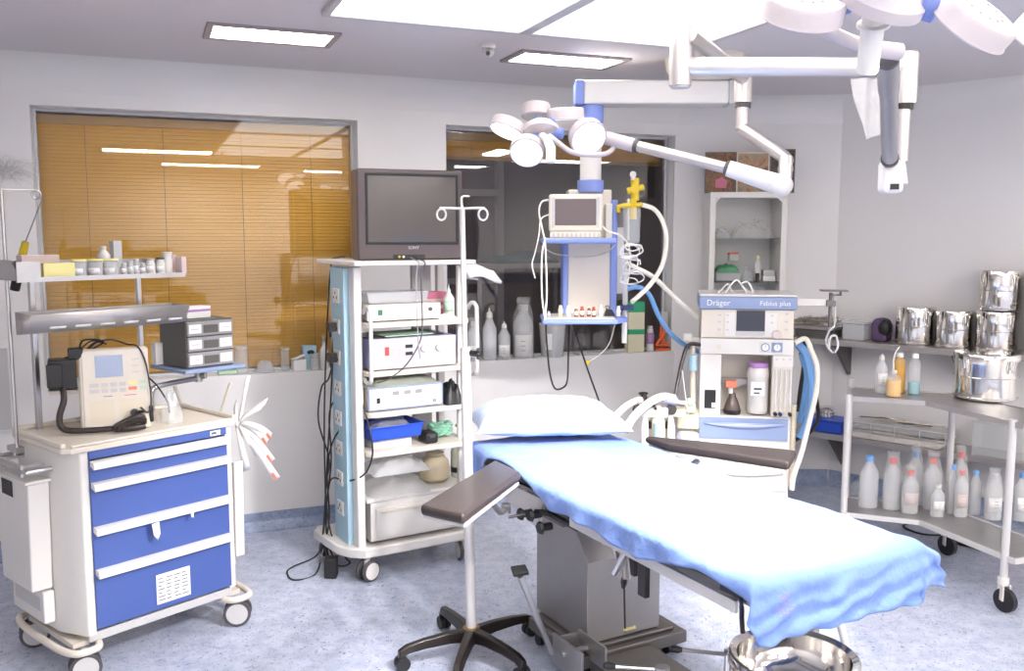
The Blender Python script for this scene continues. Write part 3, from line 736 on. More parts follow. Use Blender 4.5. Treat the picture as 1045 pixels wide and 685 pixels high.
# near lamp
t = thing('theatre_lamp', 'near white theatre lamp with blue ribbed joints cut off by the top of the picture', 'theatre lamp', Vector((sc_.x, 2.93, s1)))
O2 = Vector((sc_.x, 2.93, s1))
def ln(p): return p-O2
g = MB(); g.cyl(ln(P(923, 106, 2.93)), ln(P(922.5, 112, 2.93)), .028, n=20); g.build('bearing_ring', 'brownblack', t)
g = MB(); g.tube([ln(P(922, 111, 2.93)), ln(P(919, 165, 2.93))], .022, n=16); g.build('drop_tube', 'chromeW', t)
g = MB(); g.tube([ln(P(919, 163, 2.93)), ln(P(920, 188, 2.92))], [.014, .02], n=12); g.build('lock_pin', 'white', t)
J = P(909, 181, 2.9)
g = MB(); g.box(-.033, -.03, -.05, .033, .03, .052); o = g.build('spring_arm_joint', 'white', t, bevel=.014, segs=3, loc=ln(J))
MB().box(-.013, -.036, -.040, .013, -.029, -.022).build('slot', 'black', o)
K1 = P(908, 162, 2.86); K2 = P(907, 92, 2.42); K3 = P(906, 60, 2.22)
g = MB(); g.tube([ln(K1), ln(K2)], .0235, n=16); g.build('spring_arm', 'lgreyW', t)
g = MB(); g.tube([ln(K2), ln(K3)], .0265, n=18); g.build('spring_arm_end', 'lgreyW', t)
g = MB(); d = (K2-K1).normalized(); g.cyl(ln(K1-d*.008), ln(K1+d*.008), .027, n=18); g.build('bearing_ring', 'dgrey', t); g = MB(); g.cyl(ln(K3-d*.004), ln(K3+d*.012), .028, n=18); g.build('bearing_ring', 'dgrey', t)
g = MB(); g.tube([ln(P(918, 53, 2.18)), ln(P(893, 50, 2.16))], .020, n=14, sm=1); g.tube([ln(P(896, 50, 2.16)), ln(P(872, 44, 2.14)), ln(P(850, 34, 2.1)), ln(P(836, 24, 2.05)), ln(P(826, 5, 2.0))], .0165, n=12); g.build('yoke', 'lampwhite', t)
NN = Vector((-.17, .63, -.76)).normalized()
hub = P(899, -6, 2.0)
g = MB(); g.lathe([(0, -.03), (.07, -.028), (.10, -.005), (.10, .02), (.07, .032), (0, .034)], ln(hub), 36, NN); o = g.build('hub', 'lampwhite', t)
g = MB(); a = P(893, 10, 2.02); b = P(885, 72, 2.1)
g.tube([ln(a), ln(a+(b-a)*.2), ln(a+(b-a)*.22), ln(a+(b-a)*.26), ln(a+(b-a)*.28), ln(b)], [.026, .025, .035, .035, .025, .024], n=20, sm=1); g.build('sterile_handle', 'white', o)
nh = [(820, 7, 2.0), (995, 20, 1.96), (1072, 44, 2.05), (868, -62, 1.80), (962, -66, 1.78)]
for i, (x, y, Y) in enumerate(nh):
    c = P(x, y, Y); nn = (NN + Vector({0: (.12, .0, -.15), 1: (-.25, .05, 0), 2: (-.3, 0, 0)}.get(i, (0, 0, 0)))).normalized()
    lamp_head(t, ln(c), nn, r=.088, h=.05, power=LAMP_W if i < 3 else 0)
    if i != 2: connector(t, ln(hub+(c-hub)*.42), ln(c-(c-hub)*.40), .03)
# drape of clear plastic film tied to the arm
q = [P(868, 80, 2.88), P(896, 80, 2.9), P(901, 136, 2.9), P(883, 143, 2.86)]
def fl(u, v):
    a = q[0]+(q[1]-q[0])*u; b = q[3]+(q[2]-q[3])*u; p = a+(b-a)*v; return (p.x, p.y+.012*math.sin(u*9+v*5), p.z)
tag(MB().grid(fl, 14, 18).build('plastic_film', 'bag', solid=.001), 'crumpled clear plastic film hanging from steel lamp arm', 'plastic film')

# ================================================================ CEILING PENDANT
YP = 4.55
az0 = P(650, 108, YP).z; az1 = P(650, 84, YP).z
xl = P(586, 95, YP).x; xr = P(745, 95, YP).x
t = thing('medical_pendant', 'white and blue ceiling pendant with long box arm and two shelves', 'ceiling pendant', Vector((P(720, 70, YP).x, YP, CEIL)))
O3 = Vector((P(720, 70, YP).x, YP, CEIL))
def lp(p): return Vector(p)-O3
g = MB(); g.lathe([(.20, 0), (.19, -.06), (.16, -.10), (.10, az1-CEIL)][::-1], n=32); g.build('ceiling_cover', 'cream', t)
g = MB(); g.box(xl-O3.x+.04, -.075, az0-CEIL, xr-O3.x-.02, .075, az1-CEIL); g.build('swing_arm', 'white', t, bevel=.012)
g = MB(); g.box(xl-O3.x, -.078, az0-CEIL-.002, xl-O3.x+.045, .078, az1-CEIL+.002); g.build('arm_cap', 'midblue', t, bevel=.01)
g = MB(); g.prism([(xr-O3.x-.02, az0-CEIL), (xr-O3.x-.02, az1-CEIL), (xr-O3.x+.02, az1-CEIL), (xr-O3.x-.0, az0-CEIL)], -.07, .07, 'y'); g.build('arm_end', 'lgrey', t, bevel=.004)
cx = P(603, 150, YP).x
g = MB()
g.cyl(lp((cx, YP, az0)), lp((cx, YP, P(603, 126, YP).z)), .062, n=28); g.build('column_collar', 'midblue', t, bevel=.005); g = MB(); g.cyl(lp((cx, YP, P(603, 184, YP).z)), lp((cx, YP, P(603, 197, YP).z)), .066, n=28); g.build('column_collar', 'midblue', t, bevel=.005)
g = MB(); g.cyl(lp((cx, YP, P(603, 126, YP).z)), lp((cx, YP, P(603, 184, YP).z)), .053, n=28); g.build('column_tube', 'white', t)
zb0 = P(600, 326, YP).z; zm = P(600, 249, YP).z; zt = P(600, 198, YP).z
x0 = P(574, 280, YP).x; x1 = P(629, 280, YP).x
g = MB(); g.box(x0-O3.x+.025, -.02, zb0-CEIL, x1-O3.x-.03, .17, zt-CEIL+.02); g.build('service_column', 'cream', t, bevel=.006)
g = MB(); g.box(x0-O3.x, -.03, zb0-CEIL, x0-O3.x+.026, .18, zm-CEIL); g.box(x1-O3.x-.034, -.03, zb0-CEIL, x1-O3.x, .18, zt-CEIL-.03); g.build('side_rail', 'midblue', t, bevel=.006)
g = MB(); ex = P(637, 250, YP).x; g.box(x1-O3.x+.001, -.0, P(630, 300, YP).z-CEIL, ex-O3.x, .14, P(630, 232, YP).z-CEIL)
g.box(P(617, 220, YP).x-O3.x, -.045, zm-CEIL+.02, P(624, 220, YP).x-O3.x, .16, P(620, 208, YP).z-CEIL); g.build('gas_outlet_box', 'white', t, bevel=.005)
g = MB(); g.box(P(624, 220, YP).x-O3.x, -.048, zm-CEIL+.02, P(628, 220, YP).x-O3.x, .16, P(620, 208, YP).z-CEIL); g.build('outlet_strip', 'midblue', t, bevel=.004)
for nm, (a, b, py, dep) in {'monitor_shelf': (553, 629, 246, .34), 'lower_shelf': (553, 630, 328, .34)}.items():
    z = P(600, py, YP-.3).z; g = MB(); xa = P(a, py, YP-.3).x-O3.x; xb = P(b, py, YP-.3).x-O3.x
    g.box(xa, -.34, z-CEIL-.012, xb, -.025, z-CEIL+.012); o = g.build(nm, 'midblue', t, bevel=.008)
    g = MB(); g.box(xa+.012, -.325, z-CEIL+.0125, xb-.012, -.03, z-CEIL+.0145); g.build('shelf_mat', 'lgrey' if nm == 'monitor_shelf' else 'white', o)
    if nm == 'lower_shelf':
        LZ = z+.0145
        g = MB(); g.prism([(xb, -.325), (xb+.06, -.22), (xb+.06, -.10), (xb, -.06)], z-CEIL-.011, z-CEIL+.011); g.build('shelf_wing', 'midblue', o, bevel=.004)
    else: MZ = z+.0145
# monitor on pendant shelf
mc = P(587, 241, YP-.17)
t2 = thing('patient_monitor', 'small patient monitor with grey screen on upper shelf of the pendant', 'monitor', Vector((mc.x, YP-.17, MZ)), R(-3))
hw = .128; hh = P(587, 198, YP-.25).z-MZ
g = MB(); g.box(-hw, -.06, .028, hw, .10, hh); g.build('housing', 'cream', t2, bevel=.012, segs=3)
g = MB(); g.box(-hw+.006, -.055, .0, hw-.006, .09, .03); o = g.build('connector_base', 'white', t2, bevel=.004)
g = MB()
for k in range(11): g.box(-hw+.02+k*.0215, -.060, .004, -hw+.028+k*.0215, -.0545, .024)
g.build('base_ribs', 'lgrey', o)
g = MB(); g.box(-hw+.030, -.064, .06, hw-.030, -.0595, hh-.022); g.build('screen', 'screengrey', t2, bevel=.003)
g = MB(); g.box(-hw+.015, -.062, .048, -hw+.028, -.0593, hh-.014); g.build('side_strip', 'lgrey', t2); g = MB(); g.box(hw-.028, -.062, .048, hw-.015, -.0593, hh-.014); g.build('side_strip', 'lgrey', t2)

# ================================================================ generic small things
def bottle(name, label, cat, loc, r, h, neck=.35, m='clear2', cap='white', capr=None, liquid=None, lh=.5, lab=None, sx=1., sy=1., rz=0., group=None, bag=False, tip=0, pump=False, n=20, sh=.72, capm=None, labm='paper'):
    t = thing(name, label, cat, loc, rz, group)
    nr = r*neck; ch = h*.10
    MB().lathe([(0, .0), (r*.92, .0), (r, h*.02), (r, h*sh*.93), (r*.86, h*sh), (nr*1.1, h*.88), (nr, h*.9), (nr, h-ch)], n=n, sx=sx, sy=sy).build('body', m, t)
    g = MB(); cr = capr or nr*1.25; g.lathe([(cr, h-ch), (cr, h), (cr*.85, h*1.01), (0, h*1.012)] if not tip else [(cr, h-ch), (cr*.9, h), (cr*.35, h*1.03), (cr*.22, h+tip), (0, h+tip)], n=14)
    if pump:
        g.cyl((0, 0, h), (0, 0, h+.025), r*.12, n=8); g.box(-r*.25, -r*.9, h+.022, r*.25, r*.3, h+.034)
    g.build('cap', cap, t)
    if liquid: MB().lathe([(0, .003), (r*.9, .003), (r*.955, h*.03), (r*.955, h*lh), (0, h*lh)], n=n, sx=sx, sy=sy).build('liquid', liquid, t)
    if lab:
        z0, z1 = lab; g = MB()
        pts = []
        for k in range(9):
            a = R(-90-55+110*k/8); pts.append((r*1.015*math.cos(a)*sx, r*1.015*math.sin(a)*sy))
        vs = [(x, y, h*z0) for x, y in pts]+[(x, y, h*z1) for x, y in pts]
        g.add(vs, [(k, k+1, 9+k+1, 9+k) for k in range(8)]); o = g.build('label', labm, t, solid=.0006)
        g = MB()
        for j in range(3):
            zz = h*(z0+(z1-z0)*(.25+.22*j)); vs = [(x*1.012, y*1.012, zz) for x, y in pts[3:6]]+[(x*1.012, y*1.012, zz+h*.012) for x, y in pts[3:6]]
            g.add(vs, [(0, 1, 4, 3), (1, 2, 5, 4)])
        g.build('print', 'ink' if labm == 'paper' else 'paper', o)
    if bag:
        g = MB(); rnd = random.Random(int(loc[0]*1000)); L = []
        prof = [(1.06, 0), (1.12, .3), (1.10, .62), (.95, .80), (.72, .95), (.58, 1.02), (.64, 1.08), (.70, 1.13)]
        vs = []
        for rr, z in prof:
            for k in range(14):
                a = 2*math.pi*k/14; q = rr*r*(1+rnd.uniform(-.09, .09)); vs.append((q*math.cos(a)*sx, q*math.sin(a)*sy, max(.001, z*h*(1+(rnd.uniform(-.03, .03) if z > 1 else 0)))))
        fs = [(j*14+k, j*14+(k+1) % 14, (j+1)*14+(k+1) % 14, (j+1)*14+k) for j in range(len(prof)-1) for k in range(14)]
        g.add(vs, fs); g.build('wrap', 'bag', t)
    return t
def carton(name, label, cat, loc, w, d, h, m, rz=0., group=None, stripes=(), flap=False):
    t = thing(name, label, cat, loc, rz, group)
    MB().box(-w/2, -d/2, 0, w/2, d/2, h).build('body', m, t, bevel=min(w, d, h)*.04)
    g = MB(); g.box(-w/2, -.0006, 0, w/2, .0006, .0003)
    for z0, z1, mm in stripes:
        MB().box(-w/2-.0006, -d/2-.0006, h*z0, w/2+.0006, d/2+.0006, h*z1).build('printed_band', mm, t)
    MB().box(-w/2-.0003, -d*.012, h+.0002, w/2+.0003, d*.012, h+.0008).build('flap_seam', 'lgrey', t)
    return t
def crumple(name, label, cat, loc, sx, sy, sz, m, rz=0, seed=1, kind=None, group=None, amp=.35):
    def f(s):
        def q(u, v):
            x = 2*u-1; y = 2*v-1; e = (max(0, 1-abs(x)**2.6)**.5)*(max(0, 1-abs(y)**2.6)**.5)
            n = NZ.noise(Vector((x*2.3+seed, y*2.3, s)))*amp + NZ.noise(Vector((x*6+seed, y*6, s*3)))*amp*.5
            return (sx*x*(1+.08*NZ.noise(Vector((y*4, seed, 0)))), sy*y*(1+.08*NZ.noise(Vector((x*4, seed, 3)))), s*e*sz*(1+n) if s > 0 else 0.001+.003*e*n)
        return q
    g = MB(); g.grid(f(1), 22, 16); b = MB(); b.grid(f(-1), 22, 16); g.add(b.v, [q[::-1] for q in b.f])
    return tag(g.build(name, m, loc=loc, rot=(0, 0, rz), ang=70), label, cat, group, kind)
def caster(parent, x, y, r=.05, m='grey', a=0., top=.1, disc='lgrey'):
    g = MB(); c, s = math.cos(a), math.sin(a)
    for k in (-1, 1):
        p = Vector((x+k*.020*c, y+k*.020*s, r)); q = p+Vector((k*.012*c, k*.012*s, 0)); g.cyl(p-Vector((k*.006*c, k*.006*s, 0)), q, r, n=22)
    o = g.build('caster', 'dgrey', parent, bevel=.004)
    for k in (-1, 1):
        p = Vector((x+k*.032*c, y+k*.032*s, r)); g = MB(); g.cyl(p, p+Vector((k*.003*c, k*.003*s, 0)), r*.78, n=22); g.build('wheel_disc', disc, o)
    g = MB(); g.box(x-.016, y-.016, r, x+.016, y+.016, r*1.9); g.cyl((x, y, r*1.8), (x, y, top), .012); g.build('fork', disc, o, bevel=.004)
    return o

# ================================================================ EMERGENCY TROLLEY
fl0 = G(91, 648, .17)
ER = math.atan2(.76, .65); EX = Vector((math.cos(ER), math.sin(ER), 0)); EY = Vector((-math.sin(ER), math.cos(ER), 0))
EO = Vector((fl0.x, fl0.y, 0))
t = thing('emergency_trolley', 'white hospital trolley with four blue drawers and overhead steel tray rack', 'trolley', EO, ER)
def el(p): d = Vector(p)-EO; return Vector((d.dot(EX), d.dot(EY), d.z))
W, D, H = .605, .45, .875
g = MB(); g.box(.03, .02, .17, W-.03, D-.02, H-.03); g.build('carcass', 'white', t, bevel=.004)
g = MB(); g.prism([(-.004, .0), (.0, -.005), (.03, -.005), (.03, D+.01), (.0, D+.01), (-.055, D-.03), (-.055, .13)], .16, H-.01); g.build('side_panel', 'white', t, bevel=.006)
g = MB(); g.prism([(W-.015, -.005), (W+.03, .02), (W+.04, .10), (W+.04, D-.03), (W+.02, D+.01), (W-.015, D+.01)], .16, H-.01); g.build('side_panel', 'white', t, bevel=.006)
g = MB(); x0, x1, y0, y1 = -.065, W+.045, -.02, D+.02
g.prism([(x0, y0+.03), (x0+.03, y0), (x1-.03, y0), (x1, y0+.03), (x1, y1-.03), (x1-.03, y1), (x0+.03, y1), (x0, y1-.03)], H-.012, H+.012)
o = g.build('worktop', 'cream', t, bevel=.008, segs=3)
g = MB(); zz = H+.030
g.box(x0+.02, y1-.03, H+.012, x1-.02, y1-.01, zz); g.box(x0, y0+.02, H+.012, x0+.02, y1-.02, zz); g.box(x1-.02, y0+.02, H+.012, x1, y1-.02, zz); g.box(x0+.03, y0, H+.012, x1-.03, y0+.02, zz*.992)
g.build('worktop_rim', 'cream', o, bevel=.006, segs=2)
MB().box(.028, -.012, H-.042, W-.012, .002, H-.013).build('lock_strip', 'blue', t, bevel=.001)
o = MB().box(W-.085, -.0135, H-.038, W-.040, -.0125, H-.018).build('lock_label', 'paper', t); MB().box(W-.080, -.0142, H-.033, W-.058, -.0136, H-.023).build('print', 'ink', o)
zs = [.822, .740, .572, .409, .180]
for k in range(4):
    za, zb = zs[k], zs[k+1]
    dr = MB().box(.028, -.014, zb+.004, W-.012, .02, za+.003).build('drawer', 'blue', t, bevel=.002)
    g = MB(); g.prism([(-.012, za+.006), (-.012, za-.014), (-.040, za-.026), (-.046, za-.022), (-.040, za+.002), (-.02, za+.006)], .030, W-.010, 'x'); h = g.build('handle', 'white', dr, bevel=.002)
    MB().box(W*.42, -.0410, za-.018, W*.72, -.0425+.0005, za-.004).build('label_holder', 'paper', h)
    if k == 3:
        o = MB().box(.262, -.0155, .205, .405, -.0142, .325).build('inventory_label', 'paper', dr); g = MB()
        for j in range(7):
            zq = .218+.0145*j
            for i in range(4): g.box(.270+i*.033, -.0162, zq, .270+i*.033+random.uniform(.012, .028), -.0155, zq+.004)
        g.build('print', 'ink', o)
    if k == 2:
        g = MB(); g.add([(.238, -.047, .545), (.268, -.047, .548), (.270, -.05, .50), (.256, -.055, .478), (.242, -.05, .50)], [(0, 4, 3, 2, 1)]); g.build('paper_tag', 'paper', dr, solid=.001)
        g = MB(); g.add([(.40, -.047, .56), (.414, -.047, .562), (.412, -.05, .53), (.40, -.052, .535)], [(0, 3, 2, 1)]); g.build('paper_tag', 'paper', dr, solid=.001)
MB().box(0, .0, .135, W+.0, D-.0, .17).build('chassis', 'lgrey', t, bevel=.006)
# left side: waste bin and rail
g = MB(); g.prism([(.15, .33), (.42, .33), (.44, .745), (.13, .745)], -.135, -.057, 'x'); bn = g.build('waste_bin', 'white', t, bevel=.008, segs=3)
MB().prism([(.125, .745), (.445, .745), (.445, .757), (.125, .757)], -.145, -.052, 'x').build('bin_lid', 'white', bn, bevel=.003)
MB().box(-.1370, .27, .675, -.1355, .37, .735).build('grip_slot', 'black', bn)
g = MB(); g.box(-.10, .14, .20, -.057, .43, .325); g.build('glove_pocket', 'white', t, bevel=.008)
g = MB(); g.box(-.1005, .17, .245, -.0995, .40, .30); g.build('pocket_slot', 'lgrey', t)
g = MB(); g.tube([(-.06, .10, .80), (-.12, .10, .80), (-.15, .13, .80), (-.15, .42, .80), (-.12, .45, .80), (-.06, .45, .80)], .009, n=8, sm=3)
for z in (.785, .80, .815): g.box(-.155, .13, z-.007, -.145, .42, z+.007)
for y in (.18, .36): g.box(-.155, y-.006, .80, -.05, y+.006, .81)
g.build('steel_rail', 'steel', t)
# right side: white box for the catheters
g = MB(); g.prism([(.03, .28), (.13, .28), (.15, .66), (.02, .70)], W+.041, W+.085, 'x'); g.build('side_pocket', 'white', t, bevel=.006)
# bumpers and casters
for x in (-.02, W+.02):
    cxx = x; pts = []
    for k in range(20):
        a = 2*math.pi*k/20; pts.append((cxx+(.075 if x > 0 else -.0)*0+.07*math.copysign(abs(math.cos(a))**.6, math.cos(a)), D/2+(.265)*math.copysign(abs(math.sin(a))**.55, math.sin(a)), .125))
    g = MB(); g.tube(pts, .014, n=10, sm=2, closed=True); g.box(cxx-.03, D/2-.2, .122, cxx+.03, D/2+.2, .14); g.build('bumper_tube', 'cream', t)
    for y in (.0, D):
        caster(t, x, y, .057, a=R(52 if x > 0 else 70), top=.125, disc='lgrey')
# rack
TR = {}
def rack_at(px, py, s): return el(P(px, py, s))
hz = P(35, 283, 3.62).z; lz = P(35, 335, 3.62).z
yb = D-.03
g = MB(); g.box(.022, yb-.012, H, .042, yb+.014, hz+.06); g.build('rack_post', 'steel', t, bevel=.003)
g = MB(); g.box(.455, yb-.010, H, .474, yb+.012, hz+.02); g.build('rack_post', 'steel', t, bevel=.003)
g = MB(); xa, xb = -.085, .585
g.box(xa, yb-.17, hz, xb, yb, hz+.004); g.box(xa, yb-.004, hz, xb, yb, hz+.07); g.box(xa, yb-.174, hz-.006, xb, yb-.17, hz+.012)
g.box(xa, yb-.177, hz-.004, xa+.085, yb-.174, hz+.07); g.prism([(yb-.17, hz), (yb, hz), (yb, hz+.075), (yb-.12, hz+.075), (yb-.17, hz+.04)], xa, xa+.004, 'x'); g.build('upper_tray', 'steel', t)
g = MB(); g.add([(xa+.02, yb-.09, lz), (xb-.02, yb-.09, lz), (xb-.02, yb-.19, lz+.012), (xa+.02, yb-.19, lz+.012), (xb-.02, yb-.235, lz+.085), (xa+.02, yb-.235, lz+.085)], [(0, 1, 2, 3), (3, 2, 4, 5)])
g.add([(xa+.02, yb-.09, lz), (xa+.02, yb-.19, lz+.012), (xa+.02, yb-.235, lz+.085), (xa+.02, yb-.09, lz+.085)], [(0, 1, 2, 3)])
g.add([(xb-.02, yb-.09, lz), (xb-.02, yb-.19, lz+.012), (xb-.02, yb-.235, lz+.085), (xb-.02, yb-.09, lz+.085)], [(0, 1, 2, 3)])
g.box(xa+.02, yb-.092, lz, xb-.02, yb-.088, lz+.085)
for x in (0, .48): g.box(x, yb-.09, lz+.02, x+.02, yb, lz+.04)
lt = g.build('lower_tray', 'wsteel2', t, solid=.003)
g = MB()
for k in range(6):
    x = .01+k*.095; g = MB(); g.add([(x, yb-.2005, lz+.022), (x+.06, yb-.2005, lz+.022), (x+.06, yb-.2065, lz+.032), (x, yb-.2065, lz+.032)], [(0, 1, 2, 3)]); g.build('label_strip', 'paper', lt, solid=.001)
g = MB(); xq = -.07; yq = yb-.07
pz = P(18, 196, 3.62).z; g.cyl((xq, yq+.03, .80), (xq, yq+.03, pz), .007, n=12); g.box(xq-.015, yq, .82, xq+.05, yq+.09, .84); ip = g.build('drip_pole', 'steel', t)
for sgn in (-1, 1):
    g = MB(); g.tube([(xq, yq+.03, pz), (xq+sgn*.11, yq+.03, pz+.002), (xq+sgn*.125, yq+.03, pz)], .0028, n=7, sm=1)
    g.tube([(xq+sgn*(.125+.0)+.016*math.cos(a), yq+.03, pz-.016+.016*math.sin(a)) for a in [2*math.pi*k/10 for k in range(10)]], .004, n=7, sm=2, closed=True); g.build('hook', 'steel', ip)
# swing arm with blue platform
kz = P(203, 374, 3.95).z
ka = el(G(203, 374, kz)); kc = el(P(201, 376, 3.93)); 
pfc = el(P(202, 373, 4.08)); PFZ = pfc.z
g = MB(); g.tube([(.50, yb, H+.01), (.50, yb, PFZ-.10), (.53, yb, PFZ-.065), (pfc.x-.03, pfc.y, PFZ-.06), (pfc.x, pfc.y, PFZ-.06)], .012, n=10, sm=3); sa = g.build('swing_arm', 'steel', t)
g = MB(); g.cyl((pfc.x, pfc.y, PFZ-.075), (pfc.x, pfc.y, PFZ-.012), .018); g.cyl((pfc.x, pfc.y, PFZ-.045), (pfc.x+.02, pfc.y-.03, PFZ-.045), .016, n=10); g.build('arm_knob', 'steel', sa)
g = MB(); g.box(pfc.x-.15, pfc.y-.155, PFZ-.012, pfc.x+.15, pfc.y+.155, PFZ+.006); g.build('platform', 'macblue', t, bevel=.006)
def ew(x, y, z): return EO+EX*x+EY*y+Vector((0, 0, z))

# drawer unit on platform
c = ew(pfc.x, pfc.y, PFZ+.0065)
dt = thing('desk_drawer_unit', 'dark grey three-drawer organiser with white labels on the blue swing platform', 'drawer unit', c, ER-R(2))
hd = P(200, 328, 3.9).z-c.z; w2, d2 = .115, .125
g = MB(); g.box(-w2, -d2+.012, 0, w2, d2, hd); g.build('casing', 'dgrey2', dt, bevel=.004)
for k in range(3):
    z0 = .006+k*(hd-.008)/3; z1 = z0+(hd-.008)/3-.005
    o = MB().box(-w2+.005, -d2-.001, z0, w2-.005, -d2+.013, z1).build('drawer', 'grey', dt, bevel=.003)
    MB().box(-.035, -d2-.006, z0+.012, .035, -d2-.001, z1-.016).build('handle', 'dgrey2', o, bevel=.003)
    for s in (-1, 1):
        l = MB().box(s*.073-.03, -d2-.0022, z0+.012, s*.073+.028, -d2-.0012, z1-.012).build('label', 'paper', o); MB().box(s*.073-.02, -d2-.003, (z0+z1)/2-.003, s*.073+.018, -d2-.0022, (z0+z1)/2+.001).build('print', 'lgrey', l)
tz = c.z+hd+.0005
carton('medicine_box', 'small white and violet box lying on top of the dark drawer unit', 'box', c+EX*-.01+EY*.0+Vector((0, 0, hd+.001)), .125, .075, .052, 'paper', ER+R(5), stripes=((.55, .75, 'violet'),))
carton('medicine_box', 'white and purple box standing at right of the dark drawer unit', 'box', c+EX*.132+EY*-.03+Vector((0, 0, .001)), .022, .05, .062, 'paper', ER+R(5), stripes=((.3, .72, 'violet'),))
carton('medicine_box', 'white carton standing on the platform left behind the drawer unit', 'box', c+EX*-.13+EY*.12+Vector((0, 0, .001)), .035, .04, .10, 'paper', ER)

# defibrillator
dp = G(119, 436, H+.0125)
dt = thing('defibrillator', 'cream defibrillator monitor with blue-grey screen leaning on trolley top', 'defibrillator', Vector((dp.x, dp.y, H+.0125)), R(26))
prof = [(-.085, 0), (.10, 0), (.10, .20), (.05, .285), (-.012, .30), (-.085, .02)]
w3 = .118
dt.scale = (1.09, 1.09, 1.09)
g = MB(); g.prism([(-.060, 0), (.105, 0), (.125, .10), (.075, .27), (.02, .292), (-.005, .292), (-.060, .012)], -w3, w3, 'x'); g.build('housing', 'cream', dt, bevel=.012, segs=3)
g = MB(); g.prism([(-.066, 0.002), (-.05, 0.002), (.006, .286), (-.008, .288)], -w3+.012, w3-.006, 'x'); fp = g.build('front_panel', 'cream', dt, bevel=.004)
def fpq(x, v, lift):   # point on the tilted face
    return (x, -.066+(-.008+.066)*v-lift, .002+.286*v+lift*.2)
def fpl(name, m, x0, x1, v0, v1, l=.002, parent=fp):
    a = [fpq(x0, v0, l), fpq(x1, v0, l), fpq(x1, v1, l), fpq(x0, v1, l)]; b = [fpq(x0, v0, -.001), fpq(x1, v0, -.001), fpq(x1, v1, -.001), fpq(x0, v1, -.001)]
    g = MB(); g.add(a+b, [(0, 1, 2, 3), (7, 6, 5, 4), (4, 5, 1, 0), (5, 6, 2, 1), (6, 7, 3, 2), (7, 4, 0, 3)]); return g.build(name, m, parent)
fpl('screen', 'lcd', -.062, .030, .66, .93)
for r_ in range(2):
    for k in range(4): fpl('button', 'lgrey', -.075+k*.030+(0 if k else -.008), -.053+k*.030, .545-r_*.075, .59-r_*.075)
fpl('button', 'paleyellow', .045, .073, .56, .60); fpl('button', 'orange2', .045, .073, .485, .525); fpl('button', 'palegreen', .085, .104, .56, .60); fpl('button', 'palegreen', .085, .104, .485, .525)
for k in range(3): fpl('indicator', 'lgrey', .06, .085, .70+.08*k, .715+.08*k, .001)
fpl('paper_slot', 'beige', -.085, -.005, .10, .38, .0015); fpl('paper_slot', 'beige', .01, .10, .16, .38, .001); fpl('print', 'ink', -.04, -.01, .42, .428, .001); fpl('print', 'red', .03, .07, .42, .428, .001)
fpl('base_slot', 'beige', -.09, .09, .03, .06, .001)
g = MB(); a = Vector(fpq(.06, .20, .0)); g.cyl(a, a+Vector((0, -.035, .005)), .014, n=14); g.cyl(a+Vector((0, -.03, .005)), a+Vector((.03, -.045, .010)), .006, n=8); g.build('plug', 'black', dt, bevel=.002)
g = MB(); g.box(-w3-.095, -.035, .155, -w3-.004, .05, .262); g.box(-w3-.10, -.045, .165, -w3-.05, -.036, .25); g.build('paddle', 'black', dt, bevel=.012)
g = MB(); g.box(-w3-.10, -.0, .135, -w3-.002, .07, .15); g.build('paddle_shelf', 'cream', dt, bevel=.003)
g = MB(); pts = [(-w3-.05, -.03, .16), (-w3-.05, -.06, .12), (-w3-.065, -.07, .07), (-w3-.06, -.075, .03), (-w3-.02, -.085, .016), (.0, -.10, .016), (.045, -.095, .03), (.085, -.09, .040), (.07, -.10, .052), (.02, -.10, .035), (-.01, -.11, .016), (.05, -.115, .015), (.09, -.105, .016)]
base = MB(); base.tube(pts, .011, n=10, sm=6); base.build('coiled_cord', 'brownblack2', dt)
g = MB(); pts = []
L = [Vector(p) for p in [(.0, -.125, .016), (.03, -.11, .022), (.07, -.105, .036), (.095, -.10, .03)]]
for k in range(160):
    u = k/159*2.999; i = int(u); f = u-i; p = L[i].lerp(L[i+1], f); a = k*1.35; pts.append(p+Vector((0, .009*math.cos(a), .009*math.sin(a)+.004)))
g.tube(pts, .0035, n=5, sm=1); g.build('coiled_cord', 'brownblack2', dt)
g = MB(); top = .292
g.tube([(-.11, .02, top-.02), (-.10, .0, top+.03), (-.06, .0, top+.035), (-.03, .02, top+.02), (-.08, .03, top-.005), (-.05, .0, top+.025), (.0, .01, top+.03), (.05, .02, top+.01), (.08, .0, top+.005), (.10, -.02, top-.03), (.112, -.04, .2), (.118, -.06, .10), (.105, -.075, .06), (.08, -.07, .08)], .0032, n=6, sm=6)
g.tube([(-.11, .02, top-.03), (-.06, .03, top+.02), (-.02, .04, top+.012), (-.07, .0, top+.03), (-.12, .0, top-.01), (-.16, .02, top-.03)], .0028, n=6, sm=6)
g.build('ecg_cable', 'black', dt)
g = MB(); g.box(-w3-.03, -.01, top-.035, -w3+.02, .05, top+.005); g.build('cable_plug', 'black', dt, bevel=.004); g = MB(); g.box(w3-.008, -.062, .02, w3+.006, -.04, .08); g.build('cable_plug', 'black', dt, bevel=.004)
tag(MB().tube([ew(.495, yb+.055, hz-.03), ew(.495, yb+.055, 1.2), ew(.50, yb+.04, 1.06), ew(.515, yb-.03, 1.0), ew(.52, yb-.10, .94), ew(.50, yb-.15, .903)], .004, n=6, sm=5).build('black_cable', 'black'), 'thin black cable hanging down beside the right rack post of the trolley', 'cable')
# clear sleeve standing right of the defibrillator
crumple('clear_bag', 'crumpled clear bag on trolley top at right of the defibrillator', 'bag', ew(.44, .14, H+.013), .032, .035, .12, 'clear', ER, 4)
